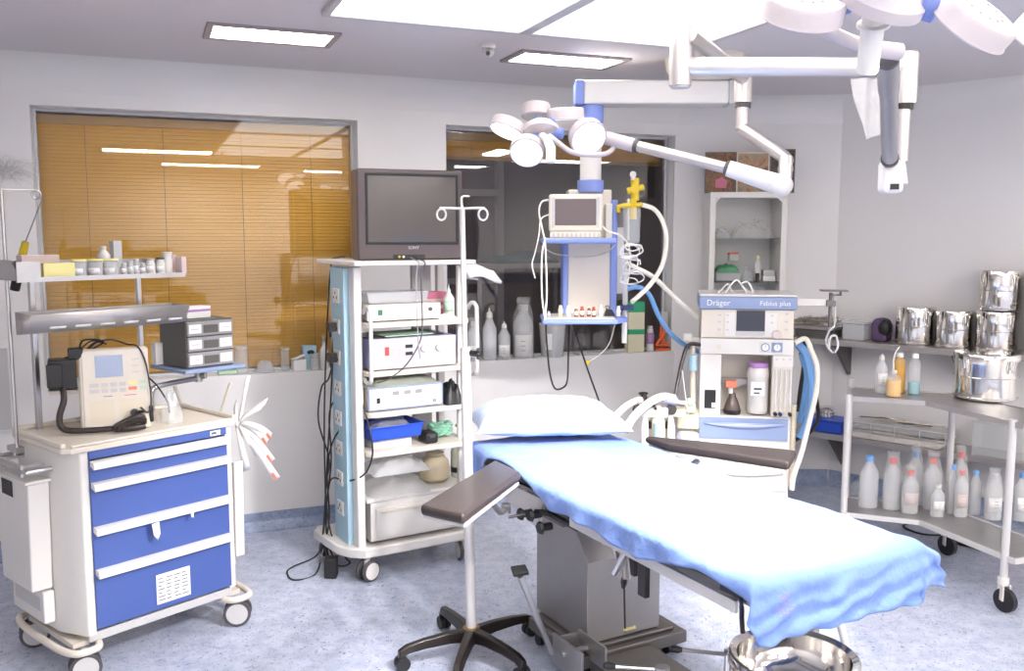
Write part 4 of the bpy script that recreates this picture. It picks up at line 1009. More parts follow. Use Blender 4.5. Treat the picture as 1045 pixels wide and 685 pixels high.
# hanging torch-like suction handle
a = P(43.5, 202, 3.70); b = P(26, 247, 3.78); c = P(21, 266, 3.80); d = P(15, 296, 3.80)
tt = thing('hanging_hand_lamp', 'yellow hand lamp with black cap hanging from trolley pole hook at left edge', 'lamp', b)
g = MB(); g.tube([a-b, (0, 0, 0)], .0028, n=6); g.build('cord', 'grey', tt)
dv = (d-b).normalized()
g = MB(); g.cyl((0, 0, 0), dv*.075, .014, .018, n=14); g.cyl(dv*.075, (d-b)-dv*.05, .012, n=12); g.build('yellow_grip', 'yellow', tt)
g = MB(); g.cyl((d-b)-dv*.052, (d-b), .020, .019, n=16); g.build('black_cap', 'black', tt)
# things in the upper tray
def ut(x, y=-.07): return ew(x*.92, yb+y, hz+.0045)
carton('dressing_pack', 'flat pale pink dressing pack on top of the yellow box end of upper tray', 'pack', ut(.045, -.055), .14, .05, .088, 'palepink', ER)
carton('glove_box', 'yellow and white box lying at the left end of the upper tray', 'box', ut(.083, -.135), .115, .045, .058, 'paleyellow', ER, stripes=((.1, .9, 'paleyellow'),))
for k, (x, lb) in enumerate(((.175, 'leftmost of three clear jars with yellow lids on upper tray'), (.245, 'middle one of three clear jars with yellow lids on upper tray'), (.313, 'rightmost of three clear jars with yellow lids on upper tray'))):
    bottle('sample_jar', lb, 'jar', ut(x, -.13), .028, .070, neck=.9, m='clear2', cap='paleyellow', capr=.030, sh=.85, liquid='lgrey', lh=.45, lab=(.15, .5))
bottle('medicine_bottle', 'white round-shouldered bottle standing behind the yellow-lidded jars', 'bottle', ut(.33, -.04), .026, .118, m='white', cap='white', sh=.75)
carton('medicine_box', 'upright grey box, tallest thing on the upper tray', 'box', ut(.385, -.04), .035, .04, .14, 'lgrey', ER)
for k, x in enumerate((.375, .405, .432, .462)):
    bottle('glass_vial', ('clear glass vial right of the yellow-lidded jars', 'stubby clear vial, second along from the jars', 'clear vial with white cap, third along from the jars', 'clear vial with white cap, last before the short white bottles')[k], 'vial', ut(x, -.125), .0125, .05+.008*(k % 3), neck=.6, m='clear2', cap='white', lab=(.2, .6), group='vials on the upper tray')
bottle('medicine_bottle', 'small white bottle with grey band on right half of upper tray', 'bottle', ut(.50, -.12), .019, .066, neck=.7, m='white', cap='lgrey', lab=(.2, .55))
bottle('medicine_bottle', 'short white bottle with dark cap on right half of upper tray', 'bottle', ut(.548, -.12), .018, .07, neck=.75, m='white', cap='dgrey', lab=(.2, .5))
bottle('medicine_bottle', 'taller plain white bottle near right end of upper tray', 'bottle', ut(.592, -.10), .021, .092, neck=.8, m='white', cap='white')
carton('medicine_box', 'pale pink box near the right end of the upper tray', 'box', ut(.625, -.07), .03, .06, .080, 'palepink', ER)
carton('medicine_box', 'pale pink box at the very right end of the upper tray', 'box', ut(.644, -.135)-EX*.004, .022, .05, .072, 'palepink', ER)
# bundle of wrapped catheters
bp0 = ew(W+.15, .03, .885)
bt = thing('catheter_bundle', 'bundle of white wrapped catheters with red tips hanging off right side of trolley', 'catheters', bp0)
def px(x, y, Y=3.78): return P(x, y, Y)-bp0
strips = [((243, 436), (250, 400), (253, 384), 0), ((243, 430), (256, 418), (272, 410), 0), ((243, 430), (250, 424), (268, 414), 0), ((244, 432), (262, 436), (272, 452), 1), ((244, 433), (260, 444), (277, 470), 1),
          ((244, 434), (258, 452), (282, 488), 1), ((244, 432), (264, 432), (276, 446), 1), ((243, 434), (254, 450), (268, 466), 1), ((242, 434), (246, 455), (252, 480), 0), ((243, 436), (240, 424), (240, 412), 0), ((243, 434), (252, 446), (262, 462), 0)]
for k, (a, b, c, red) in enumerate(strips):
    A, B_, C_ = px(*a), px(*b, 3.76-.01*k), px(*c, 3.74+.008*k); g = MB(); n = 10; wd = Vector((.35, .2, .9)) if abs(a[1]-c[1]) < 30 else Vector((.9, .1, .3))
    wd = wd.normalized()*(.014 if k else .010); vs = []
    for i in range(n+1):
        u = i/n; p = A*(1-u)**2+B_*2*u*(1-u)+C_*u*u; q = wd*(.6+.6*u); vs += [p-q, p+Vector((0, -.003, 0)), p+q]
    fs = [(i*3, i*3+1, i*3+4, i*3+3) for i in range(n)]+[(i*3+1, i*3+2, i*3+5, i*3+4) for i in range(n)]
    g.add(vs, fs); o = g.build('catheter_pack', 'paper', bt, solid=.002)
    if red: g = MB(); d = (C_-B_).normalized(); g.cyl(C_-d*.03+Vector((0, -.008, 0)), C_+d*.004+Vector((0, -.008, 0)), .006, n=8); g.build('red_tip', 'orange2', o)

# ================================================================ VIDEO TOWER (television cart)
KR = math.atan2(.51, .86); KX = Vector((math.cos(KR), math.sin(KR), 0)); KY = Vector((-math.sin(KR), math.cos(KR), 0))
kf = G(375, 594, 0); KO = Vector((kf.x, kf.y+.02, 0))
t = thing('equipment_cart', 'tall white equipment cart with shelves, blue socket strip and drawer', 'equipment cart', KO, KR)
def kl(p): d = Vector(p)-KO; return Vector((d.dot(KX), d.dot(KY), d.z))
def kw(x, y, z): return KO+KX*x+KY*y+Vector((0, 0, z))
KW, KD = .55, .44
zsh = [1.245, 1.015, .82, .63]
CART = t
# base
g = MB(); g.prism([(-.02, -.03), (KW, -.03), (KW+.02, .0), (KW+.02, KD), (-.10, KD), (-.14, KD-.06), (-.12, .10), (-.08, .02)], .115, .165); g.build('base', 'white', t, bevel=.012, segs=3)
g = MB(); g.box(.02, .0, .185, KW-.02, KD-.02, .375); g.build('drawer_box', 'white', t, bevel=.004)
d_ = MB().box(.045, -.012, .20, KW-.03, .004, .345).build('drawer', 'white', t, bevel=.003); MB().box(.06, -.02, .325, KW-.04, -.012, .338).build('handle', 'cream', d_, bevel=.003)
MB().box(.0, -.0, .375, KW+.0, KD, .395).build('shelf', 'white', t, bevel=.006)
for z in zsh:
    g = MB(); g.prism([(.0, .0), (.015, -.03), (.04, -.042), (KW-.04, -.042), (KW-.01, -.03), (KW, .0), (KW, KD-.06), (.0, KD-.06)], z-.026, z); g.build('shelf', 'cream', t, bevel=.008, segs=3)
# left: wide post with pale blue socket strip
MB().box(-.045, .0, .16, -.005, .07, 1.505).build('front_post', 'white', t, bevel=.008, segs=3)
bs = MB().box(-.070, .07, .16, -.045+.02, .25, 1.50).build('socket_panel', 'paleblue', t, bevel=.003)
g = MB(); g.box(-.045, .25, .16, -.005, .29, 1.505); g.build('rear_post', 'white', t, bevel=.006)
for k in range(8):
    z = .33+k*.148; o = MB().box(-.078, .12, z-.035, -.0695, .20, z+.035).build('socket', 'white', bs, bevel=.004)
    g = MB()
    for yy, zz_ in ((.14, -.008), (.18, -.008), (.16, .014)): g.box(-.0795, yy-.004, z+zz_-.006, -.0775, yy+.004, z+zz_+.006)
    g.build('socket_holes', 'dgrey', o)
g = MB(); g.box(KW-.02, .30, .38, KW+.02, .335, 1.505); g.build('rear_post', 'white', t, bevel=.006)
g = MB(); g.box(KW-.145, .345, .38, KW-.035, .37, 1.505); g.build('cable_duct', 'lgrey', t, bevel=.004)
MB().box(KW-.035, .04, .38, KW-.0, .065, 1.505).build('front_post', 'white', t, bevel=.006)
tp = MB().box(-.078, -.10, 1.512, KW-.004, KD-.02, 1.534).build('top_shelf', 'white', t, bevel=.006, segs=3)
for xx in (.005, KW+.01):
    for z0, z1 in ((1.02, 1.32),):
        g = MB(); g.tube([(xx, .02, z1-.03), (xx, -.02, z1), (xx, -.065, z1-.01), (xx, -.075, z1-.06), (xx, -.075, z0-.0), (xx, -.065, z0-.045), (xx, -.02, z0-.055), (xx, .02, z0-.04)], .010, n=9, sm=4); g.build('grab_handle', 'wsteel', t)
for x, y in ((.0, .0), (KW-.02, .02), (KW-.02, KD-.03), (-.05, KD-.05)): caster(t, x, y, .052, a=R(-70 if x < .1 else -10), top=.116, disc='white')
g = MB(); g.tube([(KW+.02, .06, 1.44), (KW+.07, .05, 1.435), (KW+.085, .05, 1.43)], .006, n=6); g.build('bracket', 'wsteel', t)
# television
tb = kw(KW*.5-.005, .15, 1.5345)
tv = thing('television', 'bulky old grey tube television with blank screen on top of the equipment cart', 'television', tb, R(21))
tw, th_ = .256, .425
g = MB(); g.box(-tw, -.17, 0, tw, -.02, th_); g.build('front_bezel', 'tv', tv, bevel=.012, segs=3)
g = MB(); vs = [(-tw+.008, -.02, .006), (tw-.008, -.02, .006), (tw-.008, -.02, th_-.008), (-tw+.008, -.02, th_-.008), (-tw*.62, .24, .02), (tw*.62, .24, .02), (tw*.62, .24, th_*.76), (-tw*.62, .24, th_*.76)]
g.add(vs, [(0, 1, 2, 3), (7, 6, 5, 4), (4, 5, 1, 0), (5, 6, 2, 1), (6, 7, 3, 2), (7, 4, 0, 3)]); g.build('back_housing', 'tv', tv, bevel=.015)
g = MB(); 
sx0, sx1, sz0, sz1 = -tw+.05, tw-.035, .085, th_-.032
def scr(u, v): return (sx0+(sx1-sx0)*u, -.1705-.014*(1-(2*u-1)**2)*(1-(2*v-1)**2)**.8, sz0+(sz1-sz0)*v)
g.grid(scr, 16, 12); s_o = g.build('screen', 'tvscreen', tv)
g = MB(); f = .012
for a, b, c, d in ((sx0-f, sz0-f, sx1+f, sz0), (sx0-f, sz1, sx1+f, sz1+f), (sx0-f, sz0, sx0, sz1), (sx1, sz0, sx1+f, sz1)): g.box(a, -.174, b, c, -.169, d)
g.build('screen_surround', 'black', tv, bevel=.002)
text('brand_lettering', 'SONY', .020, 'lgrey', tv, (.01, -.171, .058), FRONT)
g = MB(); g.box(-.09, -.172, .006, .065, -.1695, .026); jp = g.build('jack_panel', 'black', tv)
g = MB()
for k, mm in ((0, 'yellow'), (1, 'paper')): MB().cyl((-.06+.02*k, -.176, .016), (-.06+.02*k, -.172, .016), .006, n=10).build('jack', mm, jp)
# cables down the front
TI = (Matrix.Translation(tb) @ Matrix.Rotation(R(21), 4, 'Z')).inverted()
MB().tube([Vector((.02, -.185, .012)), Vector((.03, -.30, -.01))]+[TI @ P(430, 280, 4.10), TI @ P(431, 330, 4.10), TI @ P(428, 350, 4.10), TI @ P(415, 372, 4.08), TI @ P(398, 386, 4.08), TI @ P(385, 391, 4.1)], .0032, n=6, sm=6).build('video_cable', 'dgrey', tv)
MB().tube([Vector((-.01, -.185, .012)), Vector((.0, -.30, -.01))]+[TI @ P(425, 280, 4.10), TI @ P(426, 330, 4.08), TI @ P(427, 352, 4.08), TI @ P(429, 366, 4.1)], .0025, n=6, sm=6).build('video_cable', 'grey', tv)
# shelf 1
def kd(name, label, x0, x1, y0, y1, z, h, m, fm, **k):
    c = kw((x0+x1)/2, (y0+y1)/2, z+.0015); r = thing(name, label, 'medical device', c, KR+R(k.get('r', 0))); w = (x1-x0)/2; d = (y1-y0)/2
    g = MB(); g.box(-w, -d+.006, .004, w, d, h); g.build('housing', m, r, bevel=.005)
    g = MB(); g.box(-w, -d, .004, w, -d+.007, h); f = g.build('front_panel', fm, r, bevel=.002)
    g = MB()
    for a in (-1, 1):
        for b in (-1, 1): g.cyl((a*w*.8, b*d*.8, 0), (a*w*.8, b*d*.8, .005), .01, n=8)
    g.build('feet', 'black', r)
    return r, f, w, d
z = zsh[0]
r, f, w_, d_ = kd('light_source', 'low white light source unit with sloping front on the upper shelf', .02, .40, .0, .26, z, .080, 'cream', 'white')
MB().box(-w_*.72, -d_-.003, .03, -w_*.60, -d_+.001, .056).build('power_switch', 'green2', f)
g = MB(); g.cyl((w_*.7, -d_-.008, .05), (w_*.7, -d_, .05), .010, n=14); g.build('output_socket', 'dgrey', f)
g = MB()
for k in range(3): g.cyl((-.05+.05*k, -d_-.002, .045), (-.05+.05*k, -d_, .045), .004, n=8)
g.build('button', 'lgrey', f)
tbx = thing('plastic_tray', 'clear plastic tray lying on top of the white light source', 'tray', kw(.20, .14, z+.083), KR)
g = MB(); g.prism([(-.15, 0), (.15, 0), (.16, .05), (-.16, .05)], -.09, .09, 'y'); g.build('body', 'clear2', tbx, bevel=.004)
g = MB(); g.box(-.165, -.095, .048, .165, .095, .053); g.build('rim', 'clear2', tbx, bevel=.002)
bt2 = thing('pink_box', 'pink and white carton behind the white light source', 'box', kw(.462, .22, z+.001), KR)
MB().box(-.055, -.05, 0, .055, .05, .12).build('body', 'pink', bt2, bevel=.002); MB().box(-.0555, -.0505, .035, .0555, .0505, .085).build('printed_band', 'palepink', bt2); g = MB(); g.box(-.04, -.0515, .052, .04, -.0506, .070); g.build('print', 'pink', bt2)
bottle('gel_bottle', 'pale green squeeze bottle with pointed tip on upper cart shelf', 'bottle', kw(.475, .06, z+.0008), .028, .14, m='white', cap='white', tip=.025, lab=(.2, .6), labm='palegreen', neck=.3)
crumple('folded_tissue', 'small crumpled white tissue on upper shelf beside the squeeze bottle', 'tissue', kw(.43, .0, z+.001), .045, .03, .022, 'paper', KR, 2)
tf = MB(); tf.grid(lambda u, v: (-.09+.19*u, -.05+.10*v, .012*math.sin(u*5)+.03*v-.02*u*u), 14, 8)
tag(tf.build('paper_sheet', 'paper', loc=kw(KW+.10, .05, 1.455), rot=(R(15), 0, KR), solid=.014), 'folded white paper pack held at right of the cart below the top shelf', 'paper')
# shelf 2
z = zsh[1]
r, f, w_, d_ = kd('insufflator', 'grey box device with violet sides and two round dials on second shelf', .022, .472, -.02, .30, z, .150, 'lilac', 'lgreyP')
MB().box(-.15, -d_-.003, .07, -.13, -d_+.001, .11).build('power_switch', 'red', f)
for k in range(3): MB().box(-.112, -d_-.002, .07+.014*k, -.085, -d_, .076+.014*k).build('indicator', 'lgrey', f)
for zz_ in (.065, .10): MB().box(-.045, -d_-.003, zz_, -.008, -d_+.001, zz_+.016).build('display', 'black', f)
for x in (.05, .13):
    g = MB(); g.cyl((x, -d_-.014, .093), (x, -d_, .093), .018, n=20); o = g.build('dial', 'lgrey', f, bevel=.002); g = MB(); g.cyl((x, -d_-.0165, .093), (x, -d_-.013, .093), .011, n=16); g.build('dial_cap', 'paper', o)
fo = thing('document_folder', 'thin dark red edged folder lying on the violet-sided device', 'folder', kw(.22, .12, z+.153), KR+R(3))
MB().box(-.20, -.11, 0, .20, .12, .004).build('cover', 'brownblack', fo, bevel=.001); MB().box(-.12, -.12, .005, .14, .10, .010).build('leaves', 'palegreen', fo, bevel=.001)
# shelf 3
z = zsh[2]
r, f, w_, d_ = kd('electrosurgical_unit', 'beige generator with white control face and bluish rim on the third shelf', .01, .40, -.02, .28, z, .115, 'cream', 'macblue')
MB().box(-w_+.008, -d_-.003, .012, w_-.012, -d_+.001, .107).build('control_plate', 'paper', f)
for k in range(3): MB().box(-.075+.06*k, -d_-.0045, .073, -.04+.06*k, -d_-.003, .092).build('display', 'grey', f)
MB().box(-.155, -d_-.0045, .04, -.138, -d_-.003, .066).build('power_switch', 'black', f)
for k in range(4): MB().cyl((-.07+.028*k, -d_-.005, .046), (-.07+.028*k, -d_-.003, .046), .005, n=8).build('button', 'lgrey', f)
MB().cyl((.145, -d_-.012, .03), (.145, -d_-.003, .03), .009, n=12).build('output_socket', 'grey', f)
crumple('green_cloth', 'loose grey-green plastic wrap heaped on the beige generator', 'wrap', kw(.21, .12, z+.117), .18, .12, .032, 'greywrap', KR, 8)
crumple('black_pouch', 'black soft pouch pushed against the right side of the beige generator', 'pouch', kw(.457, .03, z+.0008), .047, .07, .10, 'black', KR, 5)
# shelf 4
z = zsh[3]
bx = thing('blue_tray', 'bright blue tray stacked with clear packets on fourth shelf', 'tray', kw(.155, .10, z+.047), KR+R(3))
g = MB(); g.prism([(-.125, 0), (.125, 0), (.145, .062), (-.145, .062)], -.10, -.094, 'y'); g.prism([(-.125, 0), (.125, 0), (.145, .062), (-.145, .062)], .10, .106, 'y'); g.box(-.128, -.1, 0, .128, .1, .004)
g.prism([(-.128, 0), (-.122, 0), (-.140, .062), (-.146, .062)], -.1, .1, 'y'); g.prism([(.122, 0), (.128, 0), (.146, .062), (.140, .062)], -.1, .1, 'y'); g.build('body', 'dblue', bx); g = MB(); g.tube([(-.148, -.108, .063), (.148, -.108, .063), (.148, .108, .063), (-.148, .108, .063)], .004, n=6, sm=1, closed=True); g.build('rim', 'dblue', bx)
crumple('clear_packets', 'clear plastic packets heaped in the blue tray', 'packets', kw(.155, .10, z+.053), .115, .085, .085, 'bag', KR+R(3), 11, kind='stuff')
carton('white_carton', 'flat white carton under the blue tray on fourth shelf', 'box', kw(.15, .09, z+.001), .20, .12, .042, 'paper', KR)
cl = thing('black_clip_case', 'black case tucked at the right end of the blue tray', 'case', kw(.345, .04, z+.001), KR); MB().box(-.034, -.05, 0, .034, .05, .055).build('body', 'black', cl, bevel=.012); MB().box(-.015, -.053, .03, .015, -.049, .045).build('latch', 'dgrey', cl)
g = MB(); pts = []
for k in range(90):
    a = k*.36; rr = 1+.14*math.sin(k*1.7); pts.append((.052*rr*math.cos(a), .055*rr*math.sin(a), .012+.055*k/90+.006*math.sin(k*2.1)))
g.tube(pts, .0075, n=7, sm=2); o = g.build('green_tubing_coil', 'greentube', loc=kw(.450, .12, z+.004), rot=(0, 0, KR)); tag(o, 'coil of translucent green tubing at right end of fourth shelf', 'tubing')
# lowest shelf
z = .395
crumple('clear_bag', 'large clear bag of dressings on lowest cart shelf, under the heap', 'bag', kw(.185, .10, z+.0008), .155, .12, .075, 'bag', KR, 21)
crumple('white_wrapped_pack', 'whitish wrapped pack lying on the large clear bag on lowest shelf', 'pack', kw(.19, .10, z+.108), .15, .11, .065, 'clear2', KR, 23)
g = MB(); g.lathe([(0, 0), (.05, 0), (.075, .02), (.082, .06), (.07, .11), (.045, .135), (0, .14)], n=24); g.lathe([(.045, .132), (.047, .15), (.0, .151)], n=20)
tag(g.build('round_container', 'beigeclear', loc=kw(.432, .15, z+.0008)), 'round cream container at right on the lowest cart shelf', 'container')
# cords down the left side to the floor
cords = [[(352, 262, 4.85), (345, 263, 4.75), (338, 270, 4.60), (334, 330, 4.5), (331, 420, 4.45), (332, 500, 4.42), (334, 560, 4.4), (338, 573, 4.38)],
         [(343, 326, 4.36), (340, 345, 4.34), (338, 400, 4.34), (334, 470, 4.36), (330, 540, 4.36), (324, 566, 4.34), (300, 578, 4.3), (293, 584, 4.28), (300, 592, 4.24), (322, 586, 4.26), (330, 560, 4.3)],
         [(343, 352, 4.36), (336, 385, 4.33), (328, 396, 4.32), (325, 430, 4.33), (336, 470, 4.33), (332, 500, 4.33), (338, 545, 4.33), (352, 568, 4.30), (357, 575, 4.27), (345, 577, 4.28), (336, 560, 4.33)],
         [(343, 378, 4.36), (352, 410, 4.26), (352, 430, 4.26), (340, 450, 4.32), (334, 480, 4.35), (336, 530, 4.36), (330, 558, 4.36)],
         [(368, 370, 4.22), (370, 410, 4.18), (378, 440, 4.12), (380, 465, 4.12), (372, 484, 4.14), (355, 491, 4.22), (340, 488, 4.32), (335, 500, 4.36), (330, 545, 4.38)],
         [(343, 405, 4.36), (336, 424, 4.34), (338, 470, 4.35), (333, 520, 4.38), (334, 564, 4.38)]]
labs = ['long dark cord from behind the television down the cart side', 'black cord looping out across the floor left of the cart', 'black cord curling in a small loop on floor beside the cart', 'short black cord leaving the socket strip halfway up',
        'black cord swinging in front of the cart side at the fourth shelf', 'black cord hanging straight down the middle of the socket strip']
for cc_, lb in zip(cords, labs):
    pts = []
    for x, y, Y in cc_:
        p = P(x, y, Y)
        if p.z < .01 or y > 576: p = G(x, y, .006)
        pts.append(p)
    MB().tube([kl(p_) for p_ in pts], .0042, n=6, sm=6).build('power_cord', 'black', CART)
pl = None
for z in (1.37-.148*1+.0, 1.37-.148*2):
    zz_ = .33+.148*round((z-.33)/.148)
    g = MB(); g.box(-.12, .14, -.022, -.0805, .18, .022); g.cyl((-.105, .16, -.02), (-.105, .16, -.05), .006, n=8)
    o = g.build('mains_plug', 'brownblack', CART, loc=(0, 0, zz_), bevel=.004)
p = G(338, 583, .03); tag(MB().box(-.03, -.03, -.028, .03, .03, .07).build('power_adapter', 'black', loc=p, bevel=.006), 'black power adapter on floor at foot of the socket strip', 'adapter')
# gas cylinder behind
gp = P(470, 500, 4.95); gt = thing('gas_cylinder', 'pale green gas cylinder with brass valve between cart and table', 'gas cylinder', Vector((gp.x, 4.95, 0)))
gz = P(470, 452, 4.95).z
MB().lathe([(.05, .0), (.055, .01), (.055, gz-.05), (.045, gz-.02), (.02, gz)], n=24).build('body', 'cylgreen', gt)
MB().lathe([(.0555, gz-.16), (.0555, gz-.13)], n=24).build('neck_band', 'brownblack', gt)
g = MB(); g.cyl((0, 0, gz-.002), (0, 0, gz+.06), .014); g.box(-.035, -.01, gz+.03, .035, .01, gz+.045); g.cyl((0, 0, gz+.06), (0, 0, gz+.10), .006); g.lathe([(.03, gz+.095), (.032, gz+.105), (.0, gz+.11)], n=10); g.build('valve', 'brass', gt)

# ================================================================ ON AND AROUND THE PENDANT
def onls(px, yoff=-.17):
    p = P(px, 320, YP+yoff); return Vector((p.x, YP+yoff, LZ+.0005))
vials = [(572, .012, .050, 'paleyellow', 'white', 'squat yellow vial, leftmost of the tall row on pendant shelf'), (580, .013, .052, 'white', 'white', 'plain white vial right of the yellow one on pendant shelf'), (588, .010, .046, 'amber', 'paper', 'amber vial, left of the pair with red caps'),
         (594, .010, .050, 'amber', 'red', 'amber vial with red cap in middle of pendant shelf'), (601, .009, .046, 'amber', 'paper', 'amber vial with white cap, second from right of the amber ones'), (606, .010, .048, 'amber', 'red', 'amber vial with red cap, rightmost of the amber ones'),
         (613, .012, .056, 'white', 'white', 'tall white vial just left of the black clip'), (631, .011, .050, 'white', 'cream', 'white vial at the right end of pendant shelf'), (560, .009, .022, 'clear2', 'lgrey', 'tiny clear vial at left end of pendant shelf')]
for x, r_, h_, m, cp_, lb in vials:
    bottle('medicine_vial', lb, 'vial', onls(x, -.20+.03*((x*7) % 3-1)), r_, h_, neck=.6, m=m, cap=cp_, lab=(.2, .6), n=12, group='vials on the pendant shelf')
c = onls(622, -.18); bc2 = thing('black_clip', 'black spring clip lying on pendant shelf among the vials', 'clip', c, R(20))
g = MB(); g.prism([(-.028, .0), (.028, .0), (.012, .03), (-.014, .036)], -.012, .012, 'y'); g.build('jaw', 'black', bc2, bevel=.004)
g = MB(); g.tube([(-.014, 0, .034), (-.022, 0, .046), (-.008, 0, .050), (-.002, 0, .036)], .0025, n=6); g.build('wire_handle', 'dgrey', bc2)
# suction regulator and canister on the right
so = P(640, 212, YP-.07)
t = thing('suction_regulator', 'yellow suction regulator with dial gauge and clear canister at right of the pendant', 'suction regulator', so)
def ls(x, y, Y=YP-.07): return P(x, y, Y)-so
g = MB(); g.tube([ls(631, 217), ls(631, 211), ls(637, 210), ls(655, 209)], .013, n=10, sm=1); g.cyl(ls(646, 203), ls(646, 224), .018, n=14); g.build('bracket', 'yellow', t, bevel=.002)
g = MB(); g.cyl(ls(648, 205), ls(648, 182), .020, .022, n=16); g.cyl(ls(640, 195), ls(657, 191), .016, n=12); g.cyl(ls(648, 193, YP-.10), ls(648, 193, YP-.07), .022, n=16); g.build('regulator_body', 'yellow', t, bevel=.002)
g = MB(); g.cyl(ls(646, 184, YP-.08), ls(646, 176, YP-.08), .014, n=14); g.cyl(ls(646, 178, YP-.10), ls(646, 178, YP-.06), .016, n=16); g.build('gauge', 'chrome', t)
g = MB(); a = ls(645, 213); b = ls(645, 248); g.lathe([(.036, b.z-a.z), (.040, b.z-a.z+.004), (.044, 0), (.042, .002)], a, 24); g.build('canister', 'clear', t)
g = MB(); g.cyl(ls(641, 203), ls(641, 245), .006, n=8); g.build('inner_tube', 'tubing', t)
LEADS = {'monitor_lead': None}
def hose(name, label, pts, r, m, cat='hose', sm=6, parent=None, n=8):
    g = MB(); q = [P(*p) if not isinstance(p, Vector) else p for p in pts]
    if parent is not None: q = [parent.matrix_basis.inverted() @ v for v in q]
    g.tube(q, r, n=n, sm=sm); o = g.build(name, m, parent)
    if parent is None: tag(o, label, cat)
    return o
hose('suction_hose', 'cream hose arching right from the yellow regulator and back to the pole', [(655, 209, 4.48), (668, 214, 4.5), (677, 228, 4.48), (680, 246, 4.47), (676, 270, 4.46), (664, 290, 4.46), (652, 302, 4.42), (645, 308, 4.38)], .0115, 'hosewhite', parent=t)
hose('gas_tube_column', 'clear vertical tube standing beside the right end of the pendant shelf', [(638, 262, 4.5), (638, 300, 4.5), (637, 350, 4.5)], .014, 'tubing')
hose('lead', 'cream lead hanging from the left side of the patient monitor', [(561, 204, 4.36), (553, 206, 4.34), (550, 216, 4.33), (553, 232, 4.3), (556, 246, 4.18), (557, 262, 4.17), (558, 300, 4.18), (556, 326, 4.16)], .0045, 'hosewhite', parent=t2)
hose('lead', 'thin cream lead looping out left below the monitor shelf', [(560, 219, 4.36), (552, 224, 4.3), (550, 240, 4.16), (546, 258, 4.15), (543, 270, 4.15), (546, 284, 4.15)], .003, 'hosewhite', parent=t2)
hose('lead', 'cream lead with a kink running to left end of lower pendant shelf', [(556, 244, 4.17), (553, 262, 4.16), (553, 300, 4.16), (556, 326, 4.16)], .004, 'hosewhite', parent=t2)
hose('lead', 'pale lead drooping across the cream face of the pendant column', [(553, 252, 4.17), (566, 259, 4.45), (580, 261, 4.5), (600, 262, 4.5), (618, 258, 4.5), (628, 250, 4.5)], .003, 'lgrey', parent=t2)
hose('lead', 'cream lead leaving the monitor on the right over the gas outlet box', [(612, 228, 4.38), (620, 236, 4.3), (632, 240, 4.35), (641, 250, 4.4), (643, 268, 4.42), (640, 290, 4.44)], .005, 'hosewhite', parent=t2)
hose('black_cable', 'black cable hanging in a long U below the pendant shelf', [(557, 330, 4.3), (558, 350, 4.3), (561, 380, 4.3), (566, 396, 4.3), (574, 396, 4.3), (579, 388, 4.3), (580, 360, 4.4), (581, 332, 4.5)], .0045, 'black', 'cable')
hose('black_cable', 'black cable slanting from the pendant shelf down to the pillow', [(585, 331, 4.45), (590, 348, 4.4), (600, 378, 4.3), (612, 412, 4.15), (620, 440, 4.05)], .0045, 'black', 'cable')
hose('thin_tube', 'thin clear tube with yellow tag slanting left behind pendant shelf', [(634, 316, 4.6), (628, 330, 4.7), (622, 350, 4.75), (612, 362, 4.75), (599, 370, 4.75)], .003, 'hosewhite', 'tube')
o = MB().box(-.014, -.006, -.012, .014, .006, .012).build('yellow_tag', 'yellow', loc=P(599, 370, 4.75), bevel=.003); tag(o, 'small yellow tag at the end of the thin tube below the pendant', 'tag')
g = MB(); pts = []
for k in range(150):
    a = k*.42; rr = .045*(1+.35*math.sin(k*.23)); pts.append((rr*math.cos(a), .025*math.sin(a*1.13), .085*math.sin(k*.061)+.02*math.sin(a)))
g.tube(pts, .0035, n=5, sm=2); tag(g.build('coiled_tubing', 'tubing', loc=P(644, 270, 4.34)), 'tangled coil of thin clear tubing at right of the pendant', 'tubing')
g = MB(); c = P(640, 300, 4.45); g.box(-.03, -.02, -.012, .02, .02, .012); g.cyl((-.03, 0, 0), (-.045, 0, 0), .016); tag(g.build('tube_clamp', 'dblue2', loc=P(642, 314, 4.46), bevel=.003), 'dark blue clamp on the clear tube beside pendant shelf', 'clamp')

# ================================================================ WINDOW SILL ITEMS
def sill(px, off=.06): p = sw(px, 300, off)[2]; return Vector((p.x, p.y, ZS+.001))
def sz(n_px, Y): return n_px*Y/FPX
bottle('saline_bottle', 'cloudy bagged bottle, leftmost on the right window sill', 'bottle', sill(483, .06), .040, .235, bag=True, m='clear2', cap='lgrey', lab=(.1, .4))
bottle('saline_bottle', 'tall cloudy bottle with pointed cap second on right window sill', 'bottle', sill(499.5, .05), .044, .29, m='clear2', cap='white', tip=.03, liquid='lgrey2', lh=.55)
bottle('saline_bottle', 'small cloudy bottle with label between tall bottle and big bagged canister', 'bottle', sill(514.5, .045), .039, .215, m='clear2', cap='white', tip=.02, lab=(.1, .42), liquid='lgrey2', lh=.5)
bottle('saline_canister', 'big cloudy canister in crinkled bag, widest thing on right sill', 'bottle', sill(534, .064), .062, .33, neck=.4, m='clear2', cap='lgrey', bag=True, lab=(.05, .45), liquid='lgrey2', lh=.6)
tp_ = thing('plastic_jug', 'cloudy plastic jug partly hidden behind the pendant shelf on the sill', 'jug', sill(564, .06))
MB().lathe([(0, 0), (.070, 0), (.085, .20), (.09, .205), (.084, .21), (.065, .01), (0, .008)], n=28).build('body', 'clear2', tp_); MB().box(-.045, -.083, .05, -.005, -.078, .15).build('label', 'paper', tp_)
